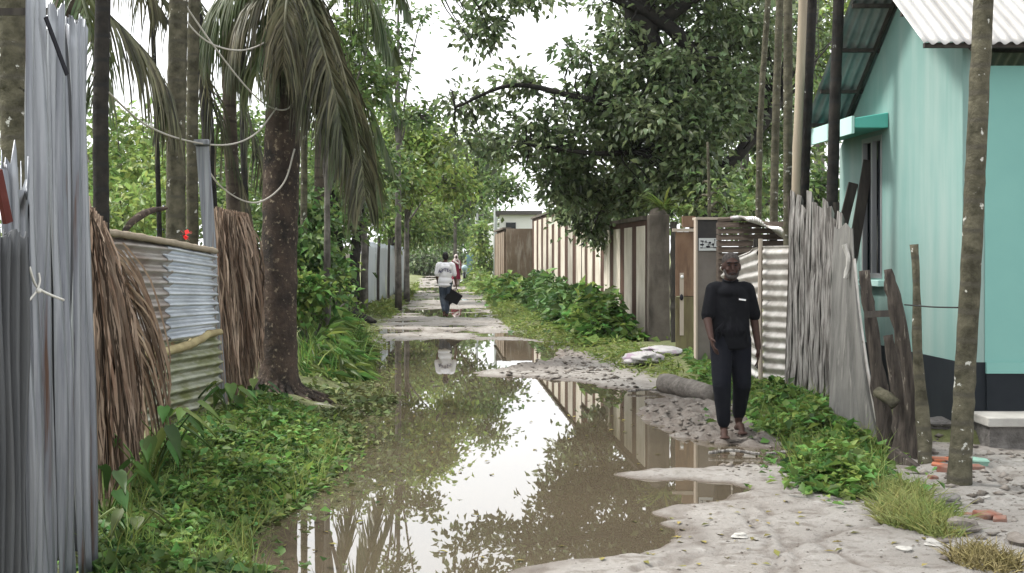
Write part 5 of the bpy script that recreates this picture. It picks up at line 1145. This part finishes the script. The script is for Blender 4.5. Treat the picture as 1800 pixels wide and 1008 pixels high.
# plastic sack
c = gp(1130, 637, .1); c2 = gp(1168, 628, .1)
mb = MB(); mb.ell((c.x, c.y, .16), (.27, .3, .09), 24, 12, noise=.45); mb.ell((c2.x - .05, c2.y, .17), (.32, .3, .09), 24, 12, noise=.5); mb.ell((c.x - .17, c.y - .1, .12), (.12, .15, .05), 14, 8, noise=.2)
o = mb.build('plastic_sack', M['sack'], smooth=True); tag(o, 'crumpled white and pink plastic sack lying before the corner pillar', 'sack')
for i, (px, py, s, lb_) in enumerate([(1290, 800, (.42, .05, .02), 'thin stick floating at the shore by the feet'), (1140, 690, (.5, .06, .025), 'pale stick on the shore left of the grey log'), (1400, 802, (.5, .04, .02), 'stick lying where the weeds meet the puddle')]):
    c = gp(px, py, .01); mb = MB(); mb.tube(bez([c + Vector((-s[0] / 2, 0, .015)), c + Vector((0, .05, .03)), c + Vector((s[0] / 2, -.03, .012))], 8), .013, 6, bump=.4); tag(mb.build('stick', M['old_wood']), lb_, 'stick', 'sticks lying at the puddle shore')

# ================================================================== FAR BUILDINGS, POLES
t = empty('white_building', at(912, 470, 66), 'white walled building with a dark flat roof over the far ribbed wall', 'building')
a = at(878, 378, 66); b = at(946, 378, 66)
mb = MB(); mb.box(((a.x + b.x) / 2, 68, a.z / 2), (b.x - a.x, 4, a.z)); mb.build('wall', M['white_wall'], t)
mb = MB(); mb.box(((a.x + b.x) / 2, 68, a.z + .1), (b.x - a.x + .4, 4.5, .2)); mb.build('roof', M['roof_grey'], t)
mb = MB(); q = at(898, 395, 65.96); mb.box((q.x, 65.98, q.z - .2), (.5, .05, .6)); mb.build('window', M['glass_dark'], t)
t = empty('far_white_house', at(858, 480, 88), 'small white house with a sloping roof past the end of the ribbed wall', 'house')
a = at(845, 400, 88); b = at(884, 400, 88)
mb = MB(); mb.box(((a.x + b.x) / 2, 89.5, a.z / 2), (b.x - a.x, 3, a.z)); mb.build('wall', M['white_wall'], t)
mb = MB(); mb.hexa([(a.x - .2, 87.8, a.z - .1), (b.x + .2, 87.8, a.z + .5), (b.x + .2, 91.2, a.z + .5), (a.x - .2, 91.2, a.z - .1), (a.x - .2, 87.8, a.z), (b.x + .2, 87.8, a.z + .62), (b.x + .2, 91.2, a.z + .62), (a.x - .2, 91.2, a.z)]); mb.build('roof', M['white_wall'], t)
mb = MB(); q = at(852, 432, 87.9); mb.box((q.x, 87.99, q.z), (.5, .05, .9)); mb.build('window', M['glass_dark'], t)
def upole(px, Y, ztop, label, arm=True):
    b = at(px, 443, Y); b.z = 0; t = empty('utility_pole', b, label, 'utility pole', 'utility poles far down the lane')
    mb = MB(); mb.tube([b, b + Vector((0, 0, ztop * .5)), b + Vector((0, 0, ztop))], [.13, .11, .08], 10); mb.build('pole', M['pole_grey'], t, True)
    if arm:
        mb = MB(); mb.beam(b + Vector((-.8, 0, ztop - .35)), b + Vector((.8, 0, ztop - .35)), .07, .08); mb.build('crossarm', M['pole_grey'], t)
        for dx in (-.7, 0, .7):
            mb = MB(); mb.ell(b + Vector((dx, 0, ztop - .22)), (.05, .05, .09), 8, 6); mb.build('insulator', M['white_wall'], t, True)
    return b + Vector((0, 0, ztop - .2))
p1 = upole(838, 84, 5.9, 'grey utility pole nearer the middle of the lane end'); p2 = upole(871, 74, 6.0, 'grey utility pole beside the white walled building')
p3 = upole(762, 115, 4.9, 'small far pole with crossarm over the lane end')
for k, (a, b) in enumerate(((p1, p2), (p1, p3))):
    mb = MB(); m_ = a.lerp(b, .5) - Vector((0, 0, .35)); mb.tube(bez([a, m_, b], 12), .015, 4); tag(mb.build('power_line', M['wire']), ['short power line joining the two nearer utility poles', 'power line crossing the lane to the smallest pole'][k], 'power line', 'power lines down the lane')
t = empty('blue_gate', at(828, 487, 84), 'dull blue tin gate at the end of the lane near the motorbike', 'gate')
a = at(820, 450, 84); b = at(833, 450, 84)
corr((a.x, 84, .02), (b.x, 84.3, .02), (a.x, 84, 1.5), (b.x, 84.3, 1.5), 6, .012, 'u', mt=M['blue_gate'], name='gate_sheet', parent=t)
mb = MB(); mb.tube([(b.x + .08, 84.3, 0), (b.x + .08, 84.3, 1.7)], .06, 8); mb.build('gate_post', M['pole_grey'], t)
# motorbike seen from the front
c = at(817, 490, 72); c.z = 0
t = empty('motorbike', c, 'pale blue motorbike standing on the lane behind the person in red', 'motorbike')
def wheel(cc, r, w_, name, parent):
    mb = MB(); n = 20; P = [cc + Vector((0, math.cos(6.2832 * k / n) * r, math.sin(6.2832 * k / n) * r)) for k in range(n + 1)]; mb.tube(P, w_, 8, cap=False); o = mb.build(name, M['rubber'], parent, True)
    mb = MB()
    for k in range(8): a_ = 6.2832 * k / 8; mb.beam(cc, cc + Vector((0, math.cos(a_) * r, math.sin(a_) * r)), .012, .012)
    mb.build('spokes', M['steel'], o)
wheel(c + Vector((0, -.62, .3)), .25, .05, 'front_wheel', t); wheel(c + Vector((0, .62, .3)), .25, .06, 'rear_wheel', t)
mb = MB(); mb.ell(c + Vector((0, .05, .72)), (.14, .32, .14), 14, 8); mb.build('fuel_tank', M['pale_blue'], t, True)
mb = MB(); mb.ell(c + Vector((0, -.55, .82)), (.17, .12, .16), 14, 8); mb.build('headlight', M['pale_blue'], t, True)
mb = MB(); mb.ell(c + Vector((0, .5, .74)), (.13, .36, .06), 14, 8); mb.build('seat', M['rubber'], t, True)
mb = MB(); mb.tube([c + Vector((-.36, -.42, 1.02)), c + Vector((0, -.48, .98)), c + Vector((.36, -.42, 1.02))], .018, 8); mb.build('handlebar', M['steel'], t)
mb = MB(); mb.tube([c + Vector((-.07, -.62, .3)), c + Vector((-.07, -.48, .95))], .022, 8); mb.tube([c + Vector((.07, -.62, .3)), c + Vector((.07, -.48, .95))], .022, 8); mb.build('fork', M['steel'], t)
mb = MB(); mb.ell(c + Vector((0, .02, .42)), (.13, .22, .16), 12, 8); mb.build('engine', M['steel'], t, True)

# ================================================================== PEOPLE
def remesh(mb, name, m, vox, parent=None, sm=6, origin=None):
    me = bpy.data.meshes.new('tmp'); me.from_pydata(mb.v, [], mb.f); o = bpy.data.objects.new('tmp', me); SC.collection.objects.link(o)
    r = o.modifiers.new('r', 'REMESH'); r.mode = 'VOXEL'; r.voxel_size = vox
    s = o.modifiers.new('s', 'SMOOTH'); s.factor = .5; s.iterations = sm
    dg = bpy.context.evaluated_depsgraph_get(); me2 = bpy.data.meshes.new_from_object(o.evaluated_get(dg))
    bpy.data.objects.remove(o); bpy.data.meshes.remove(me); me2.name = name
    me2.polygons.foreach_set('use_smooth', np.ones(len(me2.polygons), bool)); me2.materials.clear(); me2.materials.append(m)
    me2.transform(Matrix.Translation(-parent_origin(parent))); ob = bpy.data.objects.new(name, me2); return link(ob, parent)
def cap(mb, a, b, ra, rb, n=12, ell=1.0):
    a = Vector(a); b = Vector(b); d = (b - a).normalized()
    mb.tube([a - d * ra * .95, a - d * ra * .7, a, b, b + d * rb * .7, b + d * rb * .95], [ra * .25, ra * .72, ra, rb, rb * .72, rb * .25], n, ell=ell)
def chain(mb, P, r, n=12):
    for i in range(len(P) - 1): cap(mb, P[i], P[i + 1], r[i], r[i + 1], n)
def hand(mb, wr, d, palm_n, s=1.0, curl=.5, thumb=1):
    """wrist, pointing direction d, palm normal"""
    wr = Vector(wr); d = Vector(d).normalized(); nn = Vector(palm_n); nn = (nn - d * nn.dot(d)).normalized(); sd = d.cross(nn)
    Mx = Matrix((sd, nn, d)).transposed()
    mb.ell(wr + d * .045 * s, (.040 * s, .017 * s, .056 * s), 12, 8, Mx)
    for k, (off, ln) in enumerate(((-.028, .070), (-.0095, .080), (.009, .074), (.027, .058))):
        p = wr + d * .088 * s + sd * off * s; dd = (d + sd * off * 3 + nn * curl * .35).normalized(); p2 = p + dd * ln * .5 * s; d2 = (dd + nn * curl * .9).normalized(); p3 = p2 + d2 * ln * .5 * s
        chain(mb, [p, p2, p3], [.0092 * s, .0088 * s, .0072 * s], 8)
    p = wr + d * .03 * s - sd * .032 * s * thumb; dd = (d * .7 - sd * .65 * thumb + nn * .3).normalized(); p2 = p + dd * .038 * s; chain(mb, [p, p2, p2 + (dd + d * .6).normalized() * .03 * s], [.0125 * s, .0105 * s, .008 * s], 8)
def head(mb, c, s=1.0, facing=-1, tilt=0.0):
    c = Vector(c); y = facing
    mb.ell(c + Vector((0, -y * .012, .02)) * s, (.074 * s, .092 * s, .098 * s), 20, 14)
    mb.ell(c + Vector((0, y * .018, -.045)) * s, (.056 * s, .062 * s, .068 * s), 16, 10)
    mb.ell(c + Vector((0, y * .055, -.092)) * s, (.026 * s, .02 * s, .018 * s), 12, 8)      # chin
    cap(mb, c + Vector((0, y * .086, .012)) * s, c + Vector((0, y * .104, -.022)) * s, .009 * s, .013 * s, 8)   # nose
    mb.ell(c + Vector((0, y * .072, .040)) * s, (.052 * s, .018 * s, .012 * s), 12, 8)      # brow
    for sx in (-1, 1):
        mb.ell(c + Vector((sx * .076, 0, -.005)) * s, (.012 * s, .022 * s, .034 * s), 10, 8)
        mb.ell(c + Vector((sx * .040, y * .062, -.022)) * s, (.020 * s, .018 * s, .018 * s), 10, 8)
    mb.ell(c + Vector((0, y * .080, -.058)) * s, (.024 * s, .014 * s, .010 * s), 10, 8)     # lips
def eyes(c, s, facing, parent):
    for sx in (-1, 1):
        mb = MB(); mb.ell(Vector(c) + Vector((sx * .030, facing * .080, .018)) * s, (.012 * s, .008 * s, .007 * s), 10, 8); mb.build('eye', M['ink'], parent, True)

# --- man in black, walking toward the viewer
c0 = gp(1284, 768, .04); S = 1.0
def P_(x, y, z): return Vector((c0.x + x, c0.y + y, c0.z + z))
t = empty('person', c0, 'man in a black T-shirt and dark trousers walking barefoot along the muddy edge', 'person')
b = MB(); HC = P_(-.005, -.065, 1.525)
head(b, HC, 1.03, -1)
cap(b, P_(0, 0, 1.36), P_(-.003, -.02, 1.46), .062, .056)
mb_t = [(P_(0, .015, 1.25), (.135, .075, .11)), (P_(0, .01, 1.08), (.13, .085, .16)), (P_(0, .0, .92), (.14, .095, .12))]
for c, r in mb_t: b.ell(c, r, 20, 12)
shL, shR = P_(-.160, .01, 1.325), P_(.160, .02, 1.325)
elL, wrL = P_(-.215, -.05, 1.06), P_(-.205, -.21, .90)
elR, wrR = P_(.222, .05, 1.05), P_(.245, -.02, .80)
chain(b, [shL, elL, wrL], [.052, .040, .027]); chain(b, [shR, elR, wrR], [.052, .040, .027])
hand(b, wrL, (.12, -.5, -.75), (1, 0, .2), 1.05, .6, -1); hand(b, wrR, (-.02, -.12, -1), (-1, .2, 0), 1.05, .5, 1)
hipL, hipR = P_(-.085, 0, .88), P_(.085, 0, .88)
knL, anL = P_(-.10, -.14, .48), P_(-.075, -.10, .085); knR, anR = P_(.10, -.02, .48), P_(.10, .16, .12)
chain(b, [hipL, knL, anL], [.08, .055, .036]); chain(b, [hipR, knR, anR], [.08, .055, .036])
def foot(b, an, toe, s=1.0, w_=.042):
    an = Vector(an); toe = Vector(toe); heel = an + (an - toe).normalized() * .05; heel.z = max(toe.z, an.z - .065)
    chain(b, [heel, (an + toe) / 2 + Vector((0, 0, .012)), toe], [.032 * s, .034 * s, .022 * s]); d = (toe - an); d.z = 0; d.normalize(); sdv = Vector((-d.y, d.x, 0))
    for k in range(5): q = toe + sdv * (k - 2) * .017 * s; cap(b, q - d * .02, q + d * (.034 - abs(k - 1) * .005) * s, .013 * s, .010 * s, 8)
foot(b, anL, P_(-.095, -.27, .028)); foot(b, anR, P_(.115, .02, .028))
remesh(b, 'body', M['skin'], .0075, t)
# shirt
b = MB()
b.tube([P_(0, .01, 1.385), P_(0, .01, 1.34), P_(0, .01, 1.27), P_(0, .01, 1.16), P_(0, .01, 1.05), P_(0, .005, .95), P_(0, .0, .86), P_(.004, .0, .80), P_(.004, 0, .785)], [.09, .135, .165, .170, .170, .175, .183, .186, .17], 26, ell=.66)
for k_ in range(7): b.tube(bez([P_(-.17 + .05 * k_, -.095, .84 + .03 * (k_ % 3)), P_(-.15 + .045 * k_, -.118, .95), P_(-.10 + .03 * k_, -.108, 1.02 + .05 * (k_ % 2))], 6), [.004, .012, .014, .014, .010, .004], 6)
b.ell(P_(0, .0, 1.30), (.145, .118, .08), 20, 12)
cap(b, P_(0, .01, 1.34), P_(0, -.004, 1.392), .105, .070)
chain(b, [P_(-.11, .01, 1.335), shL, P_(-.212, -.035, 1.09)], [.066, .062, .060]); chain(b, [P_(.11, .01, 1.335), shR, P_(.222, .045, 1.09)], [.066, .062, .060])
sh = remesh(b, 'shirt', M['black_cloth'], .010, t, 4)
mb = MB(); mb.tube([P_(math.cos(a_) * .064, .0 + math.sin(a_) * .066, 1.405 - .012 * math.sin(a_) * -1) for a_ in np.linspace(0, 6.2832, 20)], .010, 6, cap=False); mb.build('collar', M['black_cloth'], sh, True)
mb = MB(); mb.box(P_(.085, -.128, 1.235), (.062, .008, .014), M=Matrix.Rotation(R(8), 3, 'Y')); mb.build('chest_mark', M['white_print'], sh)
# trousers
b = MB(); b.ell(P_(0, .005, .90), (.165, .118, .10), 20, 12)
chain(b, [hipL, knL, P_(-.078, -.11, .15)], [.105, .084, .060]); chain(b, [hipR, knR, P_(.10, .145, .19)], [.105, .084, .060])
remesh(b, 'trousers', M['black_trousers'], .010, t, 4)
# greying short hair and beard
b = MB(); b.ell(HC + Vector((0, .022, .050)), (.081, .092, .082), 20, 12); b.ell(HC + Vector((0, .045, .0)), (.076, .062, .07), 16, 10); remesh(b, 'hair', M['hair_grey'], .008, t, 2)
b = MB(); b.ell(HC + Vector((0, -.052, -.088)), (.046, .040, .030), 16, 10)
for sx in (-1, 1): cap(b, HC + Vector((sx * .060, -.02, -.03)), HC + Vector((sx * .038, -.045, -.078)), .016, .02)
remesh(b, 'beard', M['hair_grey'], .007, t, 2)
mb = MB(); mb.tube([HC + Vector((x, -.088 + abs(x) * .25, -.052 - abs(x) * .3)) for x in np.linspace(-.032, .032, 7)], .006, 6); mb.build('moustache', M['hair'], t, True)
eyes(HC, 1.0, -1, t)
mb = MB()
for sx in (-1, 1): mb.tube([HC + Vector((sx * .014, -.094, .038)), HC + Vector((sx * .034, -.088, .043)), HC + Vector((sx * .052, -.074, .036))], .0045, 6)
mb.build('eyebrows', M['hair'], t)

# --- man in white shirt, walking away with a bag
c0 = gp(783, 558, .02)
t = empty('person', c0, 'man in a white lettered shirt and jeans walking away down the lane', 'person')
b = MB(); HC = P_(0, .03, 1.545); head(b, HC, 1.0, 1)
cap(b, P_(0, 0, 1.38), P_(0, .02, 1.46), .06, .054)
for c, r in ((P_(0, .0, 1.27), (.165, .10, .13)), (P_(0, .0, 1.08), (.14, .095, .16)), (P_(0, .0, .93), (.15, .10, .12))): b.ell(c, r, 20, 12)
shL, shR = P_(-.18, .0, 1.335), P_(.18, .0, 1.335); elL, wrL = P_(-.225, -.03, 1.07), P_(-.20, .10, .90); elR, wrR = P_(.235, .02, 1.07), P_(.275, .0, .82)
chain(b, [shL, elL, wrL], [.05, .038, .026]); chain(b, [shR, elR, wrR], [.05, .038, .026])
hand(b, wrL, (.1, .5, -.7), (1, 0, 0), 1, .7, 1); hand(b, wrR, (.05, 0, -1), (-1, 0, 0), 1, 1.6, -1)
hipL, hipR = P_(-.085, 0, .88), P_(.085, 0, .88); knL, anL = P_(-.08, .05, .47), P_(-.03, -.10, .12); knR, anR = P_(.07, .04, .48), P_(.035, .02, .085)
chain(b, [hipL, knL, anL], [.08, .055, .036]); chain(b, [hipR, knR, anR], [.08, .055, .036]); foot(b, anL, P_(-.035, .03, .03)); foot(b, anR, P_(.04, .16, .028))
remesh(b, 'body', M['skin_dark'], .012, t)
b = MB()
for c, r in ((P_(0, .0, 1.27), (.19, .12, .125)), (P_(0, .0, 1.10), (.17, .12, .17)), (P_(-.01, .0, .93), (.185, .13, .15)), (P_(-.02, -.01, .83), (.18, .125, .07))): b.ell(c, r, 22, 12)
cap(b, P_(0, .0, 1.35), P_(0, .01, 1.40), .10, .06)
chain(b, [P_(-.13, 0, 1.35), shL, P_(-.222, -.02, 1.10)], [.078, .074, .066]); chain(b, [P_(.13, 0, 1.35), shR, P_(.228, .015, 1.10)], [.078, .074, .066])
sh = remesh(b, 'shirt', M['white_cloth'], .013, t, 3)
# lettering curved over the shoulders
for k, chx in enumerate('MYTES'):
    cu = bpy.data.curves.new('letter', 'FONT'); cu.body = chx; cu.size = .108; cu.extrude = .004; cu.offset = .004; cu.align_x = 'CENTER'
    ob = bpy.data.objects.new('letter', cu); SC.collection.objects.link(ob); dg = bpy.context.evaluated_depsgraph_get(); me = bpy.data.meshes.new_from_object(ob.evaluated_get(dg)); bpy.data.objects.remove(ob)
    f = k - 2; a_ = R(-7 * f); Mx = Matrix.Translation(P_(f * .069, -.136 + abs(f) * .007, 1.185 - f * f * .011) - parent_origin(t)) @ Matrix.Rotation(a_ * -1 * -1, 4, 'Y') @ Matrix.Rotation(R(90), 4, 'X')
    me.transform(Mx); me.materials.clear(); me.materials.append(M['print'])
    if k == 0: allb = bmesh.new()
    allb.from_mesh(me)
me = bpy.data.meshes.new('back_lettering'); allb.to_mesh(me); allb.free(); me.materials.append(M['print']); link(bpy.data.objects.new('back_lettering', me), sh)
b = MB(); b.ell(P_(0, .0, .88), (.158, .11, .09), 18, 10); chain(b, [hipL, knL, P_(-.035, -.085, .19)], [.092, .072, .055]); chain(b, [hipR, knR, P_(.037, .022, .13)], [.092, .072, .055]); remesh(b, 'jeans', M['jeans'], .012, t, 3)
b = MB(); b.ell(HC + Vector((0, -.018, .035)), (.083, .098, .098), 18, 12); b.ell(HC + Vector((0, -.045, -.02)), (.074, .055, .06), 14, 10); remesh(b, 'hair', M['hair'], .010, t, 2)
eyes(HC, 1.0, 1, t)
mb = MB(); cc = wrR + Vector((.03, 0, -.16)); b0_ = len(mb.v)
mb.hexa([cc + Vector((-.20, -.06, -.30)), cc + Vector((.16, -.06, -.30)), cc + Vector((.16, .06, -.30)), cc + Vector((-.20, .06, -.30)), cc + Vector((-.17, -.04, .02)), cc + Vector((.20, -.04, -.03)), cc + Vector((.20, .04, -.03)), cc + Vector((-.17, .04, .02))])
mb.tube(bez([cc + Vector((-.10, 0, .0)), cc + Vector((-.02, 0, .075)), cc + Vector((.09, 0, -.01))], 8), .012, 6)
mb.tube(bez([cc + Vector((-.02, 0, -.28)), cc + Vector((-.03, 0, -.36)), cc + Vector((-.01, 0, -.42))], 6), [.06, .05, .04, .03, .02, .01], 6)
RB = Matrix.Rotation(R(24), 3, 'Y'); hp = wrR + Vector((.01, 0, -.09)); mb.v = [tuple(hp + RB @ (Vector(v) - hp)) for v in mb.v]; o = mb.build('black_bag', M['bag']); bevel(o, .02, 3); tag(o, 'black bag carried by the man in the white shirt', 'bag')

# --- person in red further down the lane
c0 = at(802, 503, 62); c0.z = .02
t = empty('person', c0, 'person in a dark red dress and pale scarf coming up the lane', 'person')
b = MB(); HC = P_(0, -.03, 1.44); head(b, HC, .95, -1); cap(b, P_(0, 0, 1.28), P_(0, -.02, 1.36), .05, .048)
for c, r in ((P_(0, 0, 1.18), (.14, .09, .12)), (P_(0, 0, 1.0), (.12, .085, .16)), (P_(0, 0, .86), (.15, .10, .12))): b.ell(c, r, 16, 10)
chain(b, [P_(-.15, 0, 1.24), P_(-.20, -.02, 1.0), P_(-.14, -.15, .86)], [.042, .034, .024]); chain(b, [P_(.15, 0, 1.24), P_(.21, 0, 1.0), P_(.20, -.06, .78)], [.042, .034, .024])
hand(b, P_(-.14, -.15, .86), (.5, -.6, -.3), (0, 0, 1), .92, .5, 1); hand(b, P_(.20, -.06, .78), (0, -.1, -1), (-1, 0, 0), .92, .5, 1)
chain(b, [P_(-.08, 0, .84), P_(-.09, -.04, .45), P_(-.08, -.06, .08)], [.075, .05, .033]); chain(b, [P_(.08, 0, .84), P_(.09, .02, .45), P_(.08, .08, .09)], [.075, .05, .033]); foot(b, P_(-.08, -.06, .08), P_(-.085, -.20, .025), .9); foot(b, P_(.08, .08, .09), P_(.085, -.05, .025), .9)
remesh(b, 'body', M['skin'], .014, t)
b = MB(); b.ell(P_(0, 0, 1.17), (.165, .11, .12), 16, 10); b.tube([P_(0, 0, 1.22), P_(0, 0, 1.0), P_(0, 0, .8), P_(0, 0, .55), P_(0, 0, .38)], [.14, .14, .16, .2, .22], 18, ell=.7)
chain(b, [P_(-.15, 0, 1.24), P_(-.20, -.02, 1.0), P_(-.16, -.12, .89)], [.06, .052, .045]); chain(b, [P_(.15, 0, 1.24), P_(.21, 0, 1.0), P_(.205, -.045, .84)], [.06, .052, .045]); remesh(b, 'dress', M['maroon'], .014, t, 3)
b = MB(); chain(b, [P_(-.085, -.02, .5), P_(-.08, -.055, .13)], [.075, .06]); chain(b, [P_(.085, .02, .5), P_(.08, .07, .15)], [.075, .06]); remesh(b, 'loose_trousers', M['scarf'], .014, t, 3)
b = MB(); b.ell(HC + Vector((0, .03, .02)), (.098, .105, .118), 16, 10); b.ell(HC + Vector((0, .03, -.13)), (.13, .10, .09), 16, 10); cap(b, P_(-.12, -.06, 1.26), P_(.10, -.13, 1.12), .05, .045); cap(b, P_(.14, -.03, 1.24), P_(.17, -.06, .9), .05, .035); remesh(b, 'scarf', M['scarf'], .013, t, 3)
eyes(HC, .95, -1, t)

# ================================================================== THE AIR
HZ = MB(); HZ.hexa([(-160, -20, -3), (160, -20, -3), (160, 260, -3), (-160, 260, -3), (-160, -20, 26), (160, -20, 26), (160, 260, 26), (-160, 260, 26)])
mh = bpy.data.materials.new('haze'); mh.use_nodes = True; N = mh.node_tree.nodes; N.clear()
ho = N.new('ShaderNodeOutputMaterial'); hv = N.new('ShaderNodeVolumePrincipled'); hv.inputs['Color'].default_value = (.92, .95, .97, 1); hv.inputs['Density'].default_value = .00022
mh.node_tree.links.new(hv.outputs[0], ho.inputs['Volume'])
tag(HZ.build('haze', mh), kind='stuff')
